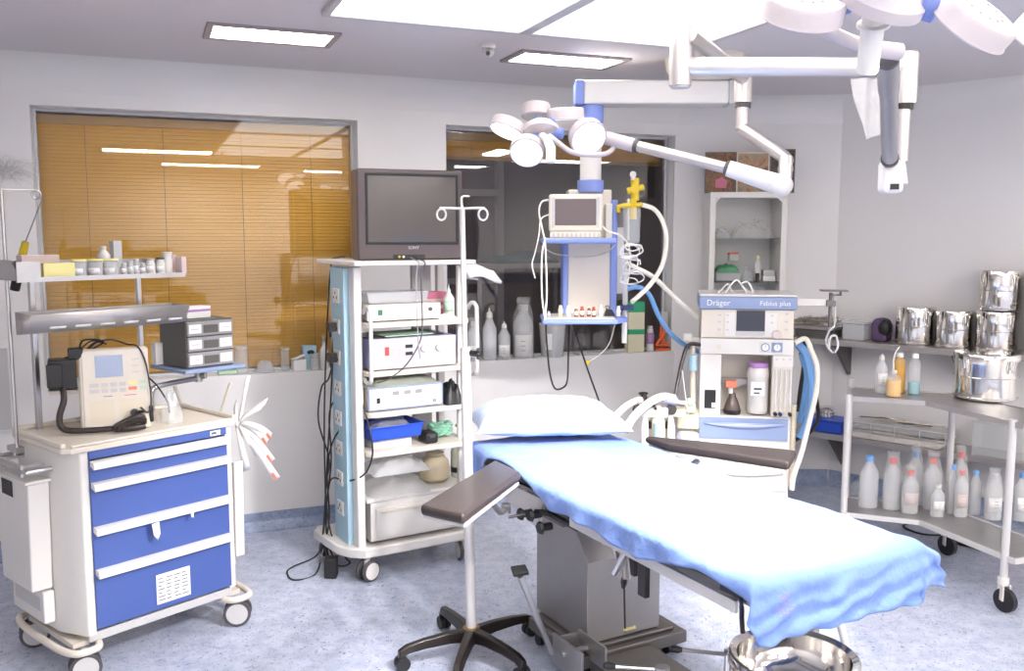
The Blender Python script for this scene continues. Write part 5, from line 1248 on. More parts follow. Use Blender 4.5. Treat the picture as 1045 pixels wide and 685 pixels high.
tr = thing('steel_tray', 'shallow pale tray lying on the sill beyond the pendant shelf', 'tray', sill(607, .05), R(22)); g = MB(); g.box(-.13, -.045, 0, .13, .045, .012); g.build('body', 'lgrey', tr, bevel=.004); MB().box(-.135, -.05, .012, .135, .05, .016).build('rim', 'lgrey', tr, bevel=.002)
c = carton('tall_carton', 'tall cream carton with green top and green band on the sill', 'carton', sill(648, .06), .11, .09, .33, 'card', R(8), stripes=((.80, 1.003, 'green'), (.36, .46, 'green')))
bottle('white_bottle', 'small white bottle with violet label right of the green banded carton', 'bottle', sill(664, .05), .027, .165, neck=.7, m='white', cap='lgrey', lab=(.3, .75), labm='violet', capr=.018)
oc = thing('orange_stand', 'orange folding plastic holder with grey box on it at right end of the sill', 'holder', sill(676, .055), R(10))
g = MB(); g.box(-.05, -.03, 0, .05, .03, .015); g.box(-.05, -.03, .03, .05, .03, .042); g.build('base', 'orange', oc, bevel=.003)
g = MB(); g.tube([(-.04, 0, .03), (.01, 0, .10), (.035, 0, .17)], .011, n=8, sm=1); g.build('strut', 'orange', oc); g = MB(); g.tube([(.03, 0, .04), (-.01, 0, .10), (.0, 0, .17)], .009, n=8, sm=1); g.build('strut', 'orange', oc)
MB().box(-.01, -.02, .165, .04, .02, .26).build('grey_block', 'lgrey', oc, bevel=.006)
# left window sill
bottle('pump_bottle', 'white pump dispenser bottle with pink foot at right end of left sill', 'bottle', sill(329, .05), .026, .155, neck=.3, m='white', cap='white', pump=True, liquid='palepink', lh=.15)
bx1 = carton('pale_blue_box', 'pale blue box with black oval opening behind the jars on left sill', 'box', sill(314, .085), .075, .05, .135, 'paleblue', R(22))
g = MB(); g.lathe([(.012, 0), (.013, .001), (0, .0015)], (0.005, -.0255, .098), 18, (0, -1, 0), sx=1.6); g.build('opening', 'black', bx1)
bottle('clear_jar', 'clear square jar with white cap before the pale blue box', 'jar', sill(319, .035), .026, .09, neck=.8, m='clear2', cap='clear2', liquid='card', lh=.12)
hc = thing('cotton_box', 'small white box with open lid left of the clear jar', 'box', sill(303, .04), R(26)); MB().box(-.036, -.03, 0, .036, .03, .065).build('body', 'paper', hc, bevel=.003)
g = MB(); g.add([(-.04, -.034, .064), (.03, -.034, .086), (.04, .03, .09), (-.04, .03, .066)], [(0, 1, 2, 3)]); g.build('lid', 'paper', hc, solid=.003)
bottle('clear_cup', 'clear open cup with pinkish contents leftmost on this group of the sill', 'cup', sill(289, .06), .024, .13, neck=.95, m='clear', cap='clear2', capr=.025, sh=.88)
bw = thing('plastic_bowl', 'upturned clear plastic bowl on left sill behind the trolley platform', 'bowl', sill(268, .058)); MB().lathe([(.052, 0), (.051, .01), (.04, .05), (.02, .065), (0, .067)], n=28).build('body', 'clear2', bw); MB().lathe([(.055, 0), (.056, .006), (.052, .008)], n=28).build('rim', 'clear2', bw)
bottle('ribbed_jar', 'tall clear ribbed jar on left sill behind the platform corner', 'jar', sill(244, .07), .038, .15, neck=.9, m='clear', cap='clear2', capr=.036, sh=.88)
gc = thing('green_pack', 'pale green packet on left sill beside the drawer unit platform', 'packet', sill(229, .04), R(22)); MB().box(-.05, -.02, 0, .05, .02, .022).build('body', 'palegreen', gc, bevel=.008); MB().box(-.052, -.003, .008, .052, .003, .024).build('seam', 'green', gc)
# folding wire basket behind trolley
wb = thing('wire_rack', 'cream wire rack with splayed legs against wall behind the trolley', 'rack', Vector((*P(208, 420, 4.32).xy, 0)), R(22))
o_ = wb.location.copy()
for sgn in (-1, 1):
    g = MB(); g.tube([Vector((sgn*.13, 0, .93)), Vector((sgn*.06, 0, .70)), Vector((sgn*.05, 0, .40)), Vector((sgn*.12, 0, .01))], .009, n=7, sm=3); g.build('leg', 'cream', wb)
MB().box(-.08, -.05, .66, .08, .05, .70).build('basket', 'cream', wb, bevel=.01)

# ================================================================ ANAESTHESIA MACHINE
YA = 4.45; ax = P(763, 400, YA).x
t = thing('anaesthesia_machine', 'cream and blue anaesthesia machine with dark screen, gauges and vaporisers', 'anaesthesia machine', Vector((ax, YA, 0)), R(-10))
AM = Matrix.Translation(t.location) @ Matrix.Rotation(R(-10), 4, 'Z'); AI = AM.inverted()
k_ = YA/FPX*1.0
def zx(y): return P(763, y, YA).z
_an = Vector((math.sin(R(-10)), -math.cos(R(-10)), 0))
def xx(x, y=380): return (AI @ PL(x, y, t.location, _an)).x
zt_, z1_, z2_, z3_, z4_, z5_ = zx(303), zx(316), zx(346), zx(362), zx(425), zx(449)
xL, xR = xx(716, 310), xx(811, 310)
g = MB(); g.box(xL-.012, -.012, z1_, xR+.012, .36, zt_); g.build('top_band', 'macblue', t, bevel=.008)
g = MB(); g.box(xL-.01, -.01, zt_+.0005, xR+.01, .358, zt_+.012); g.build('top_surface', 'white', t, bevel=.004)
text('brand_lettering', 'Dräger', .040, 'paper', t, (xx(733, 309), -.0135, (zt_+z1_)/2), FRONT)
text('model_lettering', 'Fabius plus', .034, 'paper', t, (xx(791, 309), -.0135, (zt_+z1_)/2), FRONT)
g = MB(); g.box(xL, 0, z2_+.003, xR, .34, z1_-.001); dp_ = g.build('display_panel', 'cream', t, bevel=.004)
MB().box(xx(738), -.004, zx(344), xx(792), -.0005, zx(319)).build('keypad_field', 'white', dp_, bevel=.001)
g = MB(); g.box(xx(750), -.008, zx(338), xx(779), -.004, zx(317)); g.build('screen', 'screen', dp_, bevel=.002); MB().box(xx(750), -.0075, zx(342.5), xx(779), -.004, zx(338.6)).build('screen_ledge', 'lgrey', dp_)
g = MB(); g.cyl((xx(791), -.022, zx(341)), (xx(791), -.004, zx(341)), .022, n=22); g.build('rotary_knob', 'palepink2', dp_, bevel=.003)
for (bx_, by_) in ((733, 322), (733, 329), (741, 322), (741, 329), (741, 337), (786, 322), (786, 329), (801, 320), (801, 328), (801, 336), (733, 337)): MB().box(xx(bx_)-.007, -.0045, zx(by_)-.004, xx(bx_)+.007, -.0005, zx(by_)+.004).build('key', 'lgrey', dp_)
g = MB(); g.box(xL-.002, -.004, z3_, xR+.002, .34, z2_); gp_ = g.build('gauge_panel', 'white', t, bevel=.003)
for gx in (780, 792):
    MB().box(xx(gx)-.026, -.007, zx(354)-.024, xx(gx)+.026, -.004, zx(354)+.024).build('gauge_plate', 'macblue' if gx == 792 else 'white', gp_, bevel=.001)
    g = MB(); g.cyl((xx(gx), -.014, zx(354)), (xx(gx), -.006, zx(354)), .021, n=24); go_ = g.build('gauge', 'macblue', gp_); g = MB(); g.cyl((xx(gx), -.0155, zx(354)), (xx(gx), -.013, zx(354)), .016, n=20); g.build('dial', 'paper', go_); g = MB(); g.box(xx(gx)-.001, -.0165, zx(354)-.003, xx(gx)+.001, -.0155, zx(354)+.013); g.build('needle', 'ink', go_)
g = MB(); g.cyl((xx(733), -.009, zx(355)), (xx(733), -.002, zx(355)), .012, n=18); g.build('main_switch', 'cream', gp_)
# bay
g = MB(); g.box(xL, .17, z4_, xR, .34, z3_); g.build('bay_back', 'cream', t)
g = MB(); g.box(xL, 0, z4_, xx(736), .17, z3_-.001); sp = g.build('side_column', 'white', t, bevel=.004); MB().box(xx(719.5), -.004, zx(418), xx(731), .001, zx(399)).build('suction_port', 'black', sp, bevel=.002); MB().box(xx(727), -.006, zx(417), xx(731), -.003, zx(412)).build('port_clip', 'paper', sp)
g = MB(); g.box(xx(788), 0, z4_, xR, .17, z3_-.001); fm = g.build('flowmeter_block', 'cream', t, bevel=.004)
MB().box(xx(789), -.005, zx(374), xx(809), .0, zx(363)).build('flow_label', 'white', fm)
for i_, fx in enumerate((792, 797, 802, 807)):
    g = MB(); g.cyl((xx(fx), -.008, zx(416)), (xx(fx), -.008, zx(376)), .006, n=10); g.build('flow_tube', 'tubing', fm); g = MB(); g.cyl((xx(fx), -.03, zx(421)), (xx(fx), -.003, zx(421)), .0095, n=14); g.build('flow_knob', ('black', 'dblue2', 'lgrey', 'black')[i_], fm)
for fx in (792, 799, 806): MB().cyl((xx(fx), -.007, zx(366)), (xx(fx), -.004, zx(366)), .006, n=10).build('label_dot', 'lgrey', fm)
g = MB(); g.cyl((xx(756), .12, zx(395)), (xx(756), .16, zx(395)), .02); g.box(xx(738), .10, zx(396), xx(787), .14, zx(390)); g.build('vaporiser_bar', 'bsteel', t)
vo = MB().lathe([(.045, zx(423)), (.052, zx(420)), (.052, zx(388)), (.055, zx(386)), (.055, zx(382)), (.050, zx(378)), (.049, zx(376))], (xx(775), .06, 0), 28).build('vaporiser', 'white', t)
MB().lathe([(.050, zx(376)), (.052, zx(374)), (.050, zx(371.5)), (.02, zx(370.5))], (xx(775), .06, 0), 28).build('purple_dial', 'violet', vo)
g = MB(); g.box(xx(767), -.001+.006, zx(404), xx(781), .012, zx(390)); g.build('vaporiser_label', 'paper', vo); g = MB(); g.box(xx(770), .003, zx(398), xx(778), .006, zx(396)); g.box(xx(770), .003, zx(402), xx(776), .006, zx(400.5)); g.build('print', 'ink', vo)
v2 = MB().lathe([(.040, zx(423)), (.042, zx(420)), (.030, zx(412)), (.018, zx(407)), (.016, zx(404))], (xx(749), .06, 0), 24).build('dark_vaporiser', 'vapdark', t)
MB().lathe([(.041, zx(424.5)), (.044, zx(423)), (.043, zx(420.5))], (xx(749), .06, 0), 24).build('base_ring', 'black', v2); g = MB(); g.cyl((xx(747), .06, zx(404)), (xx(747), .06, zx(397)), .012, n=12); g.build('neck', 'paper', v2)
g = MB(); g.box(xx(741), .03, zx(397.5), xx(753), .07, zx(390.5)); g.build('filler_cap', 'orange2', v2, bevel=.004)
# drawers
g = MB(); g.box(xL, .004, .14, xR+.0, .36, z4_-.001); g.build('cabinet', 'white', t, bevel=.004)
ys = [(426, 449, 'macblue'), (450, 474, 'white'), (475, 500, 'white')]; 
for a_, b_, mm in ys:
    d = MB().box(xL+.004, -.006, zx(b_)+.002, xR-.012, .004, zx(a_)-.004).build('drawer', mm, t, bevel=.002)
    g = MB(); nn_ = 12; xa_, xb_ = xx(720), xx(802); zt2 = zx(a_+6.5); vs = []
    for i in range(nn_+1):
        u = i/nn_; x = xa_+(xb_-xa_)*u; dz = .022*(1-(2*u-1)**2)+.002; vs += [(x, -.018, zt2), (x, -.010, zt2-dz)]
    g.add(vs, [(2*i, 2*i+1, 2*i+3, 2*i+2) for i in range(nn_)]); g.add([(xa_, -.0185, zt2+.006), (xb_, -.0185, zt2+.006), (xb_, -.0185, zt2), (xa_, -.0185, zt2)], [(0, 3, 2, 1)]); g.build('curved_handle', 'macblue2' if mm == 'macblue' else 'white', d, solid=.006)
g = MB(); g.box(xL-.05, -.05, .10, xR+.03, .42, .14); g.build('base', 'lgrey', t, bevel=.01)
for cx_, cy_ in ((xL-.02, -.02), (xR, -.02), (xL-.02, .38), (xR, .38)): caster(t, cx_, cy_, .05, a=R(-20), top=.10)
g = MB(); 
for k in range(26): g.cyl((xR+.016, .04, z4_-.35+k*.016), (xR+.016, .04, z4_-.35+k*.016+.009), .017, n=10)
g.cyl((xR+.016, .04, z4_-.36), (xR+.016, .04, z4_+.06), .013, n=10); g.build('ribbed_tube', 'beige', t)
g = MB(); g.box(xR+.012, .15, zx(314), xx(846), .19, zx(306)); ar = g.build('side_arm', 'white', t, bevel=.004)
g = MB(); x_ = xx(851); g.cyl((x_, .17, zx(336)), (x_, .17, zx(300)), .009, n=10); g.box(xx(840), .13, zx(298.5), xx(868), .21, zx(297)); g.box(xx(851), .15, zx(303), xx(862), .19, zx(301.5)); g.box(xx(846), .14, zx(314), xx(856), .20, zx(308)); g.box(xx(860), .16, zx(302), xx(862), .18, zx(298)); g.build('instrument_bracket', 'dsteel', ar, bevel=.001)
def mh(name, pts, r, m, n=8): return hose(name, '', pts, r, m, parent=t, n=n)
mh('bracket_tube', [(851, 300, 4.6), (852, 330, 4.6), (846, 338, 4.6), (843, 350, 4.6), (850, 360, 4.58), (855, 354, 4.56), (853, 343, 4.56), (847, 345, 4.56), (846, 356, 4.55)], .006, 'tubing')
mh('corrugated_hose', [(811, 350, 4.5), (822, 346, 4.5), (828, 358, 4.48), (834, 376, 4.47), (833, 400, 4.45), (826, 430, 4.42), (818, 462, 4.4), (810, 486, 4.38), (808, 500, 4.38)], .013, 'hosewhite')
mh('gas_hose', [(815, 352, 4.56), (823, 362, 4.53), (828, 385, 4.52), (828, 410, 4.52), (823, 432, 4.53), (816, 446, 4.55)], .020, 'hoseblue')
mh('gas_hose', [(818, 360, 4.58), (823, 385, 4.58), (820, 412, 4.58), (816, 430, 4.6)], .016, 'hoseblue')
mh('black_hose', [(814, 345, 4.56), (822, 350, 4.56), (821, 372, 4.58), (817, 400, 4.6), (815, 420, 4.6)], .014, 'black')
mh('black_hose', [(833, 405, 4.66), (835, 425, 4.66), (828, 440, 4.64), (812, 449, 4.6)], .010, 'black')
mh('white_cable', [(738, 303, 4.6), (745, 292, 4.58), (752, 286, 4.58), (758, 293, 4.58), (765, 302, 4.56), (768, 297, 4.56), (763, 288, 4.58), (757, 291, 4.58), (770, 302, 4.6)], .0045, 'paper')
mh('white_cable', [(728, 303, 4.55), (736, 296, 4.6), (743, 290, 4.65), (748, 298, 4.6), (762, 303, 4.6)], .004, 'paper')
mh('gas_hose', [(638, 268, 4.5), (650, 274, 4.48), (668, 284, 4.5), (690, 305, 4.55), (712, 324, 4.6)], .0125, 'hosewhite')
mh('gas_hose', [(638, 296, 4.55), (650, 293, 4.55), (662, 300, 4.58), (672, 322, 4.62), (684, 340, 4.66), (700, 353, 4.7), (716, 360, 4.74)], .0125, 'hoseblue')
# left side: absorber, bellows block and breathing hoses
g = MB(); g.box(xx(701), .05, zx(352), xL-.002, .12, zx(347)); g.box(xx(697), .04, zx(350), xx(706), .10, zx(343)); g.build('left_bracket', 'white', t, bevel=.004)
g = MB(); g.cyl(AI @ P(707, 352, 4.52), AI @ P(707, 440, 4.52), .014, n=14); g.build('side_pole', 'beige', t)
g = MB(); g.cyl(AI @ P(707, 362, 4.50), AI @ P(707, 378, 4.50), .022, n=14); g.build('pole_coupling', 'paleblue', t)
g = MB(); g.box(xx(692), -.08, zx(437), xx(714), .10, zx(421)); g.cyl(AI @ P(704, 421, 4.42), AI @ P(704, 412, 4.42), .03, n=18); g.build('absorber_block', 'card', t, bevel=.008)
g = MB(); g.lathe([(.05, zx(470)), (.055, zx(468)), (.055, zx(440)), (.05, zx(438))], AI @ Vector((P(702, 450, 4.36).x, 4.36, 0)), 24); g.build('absorber_canister', 'clear2', t)
mh('black_hose', [(716, 352, 4.5), (703, 352, 4.46), (697, 366, 4.44), (692, 388, 4.42), (689, 404, 4.4)], .010, 'brownblack2')
mh('thin_tube', [(696, 378, 4.4), (699, 400, 4.36), (701, 416, 4.33), (703, 426, 4.3)], .003, 'lgrey')
Yb = 4.25
def bx(x, y, dY=0): return AI @ P(x, y, Yb+dY)
g = MB(); a = bx(650, 413); b = bx(682, 424); g.box(min(a.x, b.x), a.y-.06, b.z, max(a.x, b.x), a.y+.06, a.z); bv = g.build('valve_block', 'wsteel', t, bevel=.01)
g = MB(); a = bx(680, 416, .05); b = bx(700, 424, .05); g.box(a.x, a.y-.03, b.z, b.x, a.y+.03, a.z); g.build('mounting_arm', 'card', t, bevel=.003)
for x_ in (648, 690):
    pass
for x_ in (651, 685): 
    g = MB(); g.cyl(bx(x_, 418, -.07), bx(x_, 418, .0), .026, n=18); g.build('valve_cap', 'brownblack', bv)
for x_ in (666, 678):
    pass
for x_ in (663, 679):
    g = MB(); g.cyl(bx(x_, 430, -.04), bx(x_, 437, -.04), .014, n=12); g.build('dark_coupling', 'brownblack', bv)
for x_, mm in ((658, 'white'), (685, 'white')):
    g = MB(); g.tube([bx(x_+(1 if x_ < 670 else -1), 422, -.05), bx(x_, 436, -.06), bx(x_, 470, -.06)], [.010, .018, .020], n=14, sm=1); g.build('white_cylinder', mm, bv)
g = MB(); g.cyl(bx(671.5, 422, -.04), bx(671.5, 470, -.04), .034, n=20); g.build('canister', 'card', bv)
g = MB(); g.cyl(bx(671.5, 432, -.085), bx(671.5, 447, -.085), .020, n=16); g.build('blue_coupling', 'paleblue', bv)
g = MB(); g.cyl(bx(671.5, 414, -.07), bx(671.5, 433, -.07), .012, n=12); g.build('centre_port', 'cream', bv)
g = MB(); g.cyl(bx(658, 412, -.02), bx(656.5, 403, -.02), .020, .014, n=14); g.cyl(bx(656.5, 402.5, -.02), bx(656.5, 401, -.02), .022, n=14); g.build('dark_valve_knob', 'brownblack', bv)
g = MB(); g.cyl(bx(684, 412, 0), bx(684, 403, 0), .024, .028, n=18); g.build('pressure_dome', 'white', bv)
for x_, y_ in ((667, 414), (669, 417), (683, 416)): MB().cyl(bx(x_, y_, -.08), bx(x_, y_, -.06), .008, n=8).build('small_knob', 'brownblack', bv)
mh('breathing_hose', [(688, 410, 4.2), (680, 405, 4.16), (668, 408, 4.12), (655, 417, 4.08), (645, 428, 4.04), (638, 440, 4.0)], [.019], 'hosewhite', n=12)
mh('breathing_hose', [(654, 408, 4.22), (645, 411, 4.18), (636, 417, 4.12), (628, 425, 4.08), (620, 434, 4.04)], [.016], 'hosewhite', n=12)
g = MB(); a = AI @ P(678, 406, 4.155); b = AI @ P(688, 409, 4.19); g.cyl(a, b, .0235, n=16); g.build('violet_connector', 'lilac', t)
mh('thin_tube', [(688, 409, 4.19), (695, 411, 4.2), (703, 411, 4.22)], .009, 'hosewhite'); g = MB(); g.cyl(AI @ P(702, 411, 4.22), AI @ P(706, 410, 4.22), .020, n=12); g.build('green_valve', 'palegreen', t)
mh('thin_cable', [(652, 409, 4.12), (647, 420, 4.08), (646, 432, 4.06)], .002, 'dgrey')

# ================================================================ CABINET AND PICTURES AT THE CORNER WALL
mdir = (c2-c1).normalized(); MR = math.atan2(mdir.y, mdir.x); mn = Vector((mdir.y, -mdir.x, 0))
def mw(px, py, off): return PL(px, py, c1+mn*off, mn)
ca_ = mw(724, 240, .33); cb_ = mw(803, 240, .33); cw = (cb_-ca_).dot(mdir); ctop = mw(760, 196, .33).z
t = thing('glass_shelf_cabinet', 'white open-front cabinet with glass shelves standing against the corner wall', 'cabinet', Vector((*((ca_+cb_)/2).xy, 0)), MR)
cd_ = .32; e = .035; h_ = cw/2
for s in (-1, 1): MB().box(s*h_, 0, 0, s*(h_-e), cd_, ctop-e).build('side_panel', 'white', t, bevel=.004)
g = MB(); g.box(-h_, 0, ctop-e, h_, cd_, ctop); g.prism([(-h_+e, ctop-e), (-h_+e+.03, ctop-e), (-h_+e, ctop-e-.03)], 0, .01, 'y'); g.prism([(h_-e, ctop-e), (h_-e-.03, ctop-e), (h_-e, ctop-e-.03)], 0, .01, 'y'); g.build('top_panel', 'white', t, bevel=.002)
MB().box(-h_+e, cd_-.012, .1, h_-e, cd_, ctop-e).build('back_panel', 'wall', t); MB().box(-h_+e, 0, .0, h_-e, cd_-.012, .10).build('plinth', 'white', t)
zs1 = mw(760, 243, .33).z; zs2 = mw(760, 287.5, .33).z
for z in (zs1, zs2, zs2-.30, zs2-.6): MB().box(-h_+e+.001, .012, z-.006, h_-e-.001, cd_-.014, z).build('glass_shelf', 'shelfglass', t)
def cab(px, z, y=.14): p = mw(px, 240, .33); d = p-t.location; return Vector((*(t.location+mdir*d.dot(mdir)+(-mn)*y).xy, z+.0008))
crumple('instrument_packs', 'heap of crinkled clear instrument packs on top glass shelf', 'packs', cab(772, zs1), .125, .09, .085, 'bag', MR, 31, kind='stuff', amp=.7)
crumple('instrument_packs', 'small crinkled clear packs at left of the heap on top shelf', 'packs', cab(740, zs1, .12), .045, .05, .055, 'clear', MR, 37, kind='stuff', amp=.6)
crumple('green_pack', 'green packet with dark wrap stacked left on the second glass shelf', 'packet', cab(746, zs2+.055), .072, .08, .045, 'green3', MR, 41)
carton('clear_container', 'clear container under the green packet on second shelf', 'container', cab(747, zs2), .15, .12, .052, 'clear2', MR)
carton('striped_box', 'small red edged box leaning above the green packet', 'box', cab(753, zs2+.122, .15), .06, .03, .055, 'greywrap', MR+R(15), stripes=((.8, 1.0, 'red'),))
crumple('clear_bag', 'clear plastic bag in middle of the second glass shelf', 'bag', cab(766, zs2, .1), .030, .05, .075, 'clear', MR, 47)
bottle('spirit_bottle', 'clear bottle with yellow cap on the second glass shelf', 'bottle', cab(777.5, zs2, .10), .022, .155, neck=.4, m='clear2', cap='paleyellow', liquid='card', lh=.4)
carton('dark_box', 'small black box at foot of the yellow-capped bottle', 'box', cab(776, zs2, .055), .022, .02, .05, 'black', MR)
carton('grey_case', 'grey flat case lying on white carton at right on second shelf', 'case', cab(789, zs2+.031, .12), .07, .08, .035, 'lgrey', MR)
carton('white_carton', 'flat white carton at right end of the second glass shelf', 'box', cab(789, zs2, .12), .075, .10, .030, 'paper', MR)
# three pictures leaning on top
def picture(x0, x1, label, builder, y0=156, y1=195, rr=0):
    a = mw(x0, 176, .17); b = mw(x1, 176, .17); wd = (b-a).dot(mdir)/2; ht = mw(x0, y0, .17).z-ctop
    r = thing('picture', label, 'picture', Vector((*((a+b)/2).xy, ctop+.0005)), MR)
    g = MB(); g.box(-wd, 0, 0, wd, .012, ht); g.build('backing', 'brownblack', r)
    f = .008; g = MB(); g.box(-wd, -.006, 0, wd, 0, f); g.box(-wd, -.006, ht-f, wd, 0, ht); g.box(-wd, -.006, f, -wd+f, 0, ht-f); g.box(wd-f, -.006, f, wd, 0, ht-f); g.build('frame', 'dgrey2' if builder != 'pale' else 'beige', r)
    return r, wd-f, ht-f
def art(name, cols, scale, dist=1.5):
    m = bpy.data.materials.new(name); m.use_nodes = True; nt = m.node_tree; b = nt.nodes['Principled BSDF']; b.inputs['Roughness'].default_value = .35
    tc = nt.nodes.new('ShaderNodeTexCoord'); n = nt.nodes.new('ShaderNodeTexNoise'); n.inputs['Scale'].default_value = scale; n.inputs['Distortion'].default_value = dist; n.inputs['Detail'].default_value = 4
    r = nt.nodes.new('ShaderNodeValToRGB'); e = r.color_ramp.elements
    while len(e) < len(cols): e.new(.5)
    for i, c in enumerate(cols): e[i].position = .3+.4*i/(len(cols)-1); e[i].color = (*c, 1)
    nt.links.new(tc.outputs['Object'], n.inputs['Vector']); nt.links.new(n.outputs['Fac'], r.inputs[0]); nt.links.new(r.outputs[0], b.inputs['Base Color']); MT[name] = m
art('art_gold', [(.02, .01, .005), (.16, .03, .015), (.26, .11, .03), (.04, .02, .01), (.32, .16, .05)], 26)
art('art_land', [(.12, .03, .01), (.35, .12, .03), (.36, .27, .17), (.20, .17, .12), (.38, .17, .05)], 9)
art('art_dark', [(.01, .008, .006), (.03, .02, .012), (.09, .05, .03)], 22)
r, w_, h2 = picture(719.5, 751, 'ornate gold picture with red centre, left of three on the cabinet', 'dark', 155.5)
o = MB().box(-w_, -.004, .008, w_, -.001, h2).build('print', 'art_gold', r); g = MB(); g.lathe([(.03, 0), (.032, .001), (0, .0015)], (0, -.0045, h2*.62), 22, (0, -1, 0)); g.build('halo', 'art_gold', o)
g = MB(); g.prism([(-.03, .035), (.035, .03), (.045, .075), (.01, .10), (-.03, .085)], -.0065, -.0045, 'y'); g.build('red_robe', 'pink', o)
r, w_, h2 = picture(751.5, 785, 'orange and cream landscape picture, middle of three on the cabinet', 'pale', 155.5); MB().box(-w_, -.004, .008, w_, -.001, h2).build('print', 'art_land', r)
r, w_, h2 = picture(785.5, 811, 'nearly black picture, right one of three on the cabinet', 'dark', 152.5); MB().box(-w_, -.004, .008, w_, -.001, h2).build('print', 'art_dark', r)

# ================================================================ WALL SHELVES ON THE RIGHT WALL
SR_ = math.atan2(SD.y, SD.x)
wl0 = c2-SN*.275       # front line of the shelves
def fr(px, py, off=0): return PL(px, py, wl0+SN*off, SN)
def s_at(px, py, d):          # distance along the wall for a thing standing d in front of it
    p = PL(px, py, c2-SN*d, SN); return (p-c2).dot(SD)
def shw(s, d, z): return c2+SD*s-SN*d+Vector((0, 0, z))
us = fr(934, 354).z; ls_ = fr(870, 447, 0).z
for nm, z, s0, s1, lab, br in (('wall_shelf', us, .0, 2.6, 'long upper steel wall shelf carrying the steel drums', (.33, 1.02)), ('wall_shelf', ls_, .0, 2.3, 'lower steel wall shelf behind the corner trolley', (.36, 1.25))):
    t = thing(nm, lab, 'shelf', c2+SD*s0+Vector((0, 0, z)), SR_)
    sx_ = -.26 if z == us else -.16
    g = MB(); g.prism([(sx_ , -.272), (s1, -.272), (s1, -.002), (.02, -.002)], -.02, 0); g.box(sx_, -.275, -.035, s1, -.270, 0); g.build('shelf_board', 'wsteel2', t, bevel=.002)
    for b in ((s_at(868, 360, 0), s_at(985, 380, 0)) if z == us else (s_at(862, 455, 0), s_at(985, 470, 0))):
        g = MB(); g.prism([(-.002, -.021), (-.262, -.021), (-.262, -.035), (-.03, -.245), (-.002, -.245)], b-.008, b+.008, 'x'); g.build('bracket', 'bracket', t)
# drums
def drum(name, label, s, d, z, r, h, group=None, rz=0):
    t = thing(name, label, 'sterilising drum', shw(s, d, z+.0008), SR_+rz, group)
    MB().lathe([(r*.96, 0), (r, .006), (r, h*.80), (r*.99, h*.80)], n=44).build('body', 'chrome', t)
    MB().lathe([(r*1.0, h*.80), (r*1.03, h*.80), (r*1.03, h*.97), (r*1.0, h), (r*.85, h*1.005), (0, h*1.02)], n=44).build('lid', 'chrome', t)
    g = MB()
    for zz in (.06, .50): g.tube([(r*1.006*math.cos(a), r*1.006*math.sin(a), h*zz) for a in [k*math.pi/16 for k in range(32)]], h*.012, n=6, sm=1, closed=True)
    g.build('hoop', 'chrome', t)
    for a in (R(-125), R(-40)):
        g = MB(); c = Vector((math.cos(a), math.sin(a), 0)); p = c*r*1.03; q = Vector((-c.y, c.x, 0))
        g.cyl(p+Vector((0, 0, h*.70)), p+Vector((0, 0, h*.90)), r*.05, n=8); g.tube([p-q*r*.12+Vector((0, 0, h*.62)), p+c*r*.05-q*r*.12+Vector((0, 0, h*.88)), p+c*r*.05+q*r*.12+Vector((0, 0, h*.88)), p+q*r*.12+Vector((0, 0, h*.62))], r*.025, n=6, sm=1); g.build('clasp', 'chrome', t)
    return t
drum('steel_drum', 'bright steel drum standing leftmost on the upper wall shelf', s_at(934, 330, .135), .135, us, .108, .225)
drum('steel_drum', 'steel drum second from left on the upper wall shelf', s_at(974, 330, .135), .135, us, .100, .215)
sd3 = s_at(1017.5, 333, .135)
drum('steel_drum', 'lower drum of the stack on the upper wall shelf', sd3, .135, us, .108, .225)
drum('steel_drum', 'upper drum stacked on another one on the wall shelf', sd3+.005, .135, us+.231, .110, .225)
drum('steel_drum', 'lower drum of the cut-off stack at the right picture edge', sd3+.265, .135, us, .108, .225, None)
drum('steel_drum', 'upper drum of the cut-off stack at right picture edge', sd3+.255, .135, us+.231, .108, .225, None)
# purple bag, clear box, instrument tray
bg = thing('purple_bag', 'dark purple pouch with black opening beside leftmost steel drum', 'bag', shw(s_at(900, 333, .13), .13, us+.001), SR_)
g = MB(); g.prism([(-.045, 0), (.045, 0), (.05, .10), (.03, .14), (-.03, .145), (-.048, .11)], -.06, .06, 'y'); g.build('body', 'purple', bg, bevel=.02, segs=3)
g = MB(); g.ball((.028, -.04, .085), .042, 12, 8, (1, .7, 1.3)); g.build('opening', 'black', bg)
bxx = thing('clear_storage_box', 'cloudy clear storage box on the upper shelf left of purple pouch', 'box', shw(s_at(876, 335, .14), .14, us+.001), SR_); MB().box(-.068, -.09, 0, .068, .09, .105).build('body', 'clear2', bxx, bevel=.012); MB().box(-.072, -.095, .106, .072, .095, .118).build('lid', 'clear2', bxx, bevel=.004)
it = thing('instrument_tray', 'shallow steel tray of surgical instruments at left end of the upper shelf', 'tray', shw(s_at(834, 336, .13), .14, us+.001), SR_)
MB().box(-.10, -.09, 0, .13, .09, .05).build('dark_stand', 'dgrey2', it, bevel=.004)
g = MB(); g.prism([(-.15, .052), (.15, .052), (.17, .075), (-.17, .075)], -.10, .10, 'y'); g.build('tray_body', 'steel', it, bevel=.003)
rnd = random.Random(12)
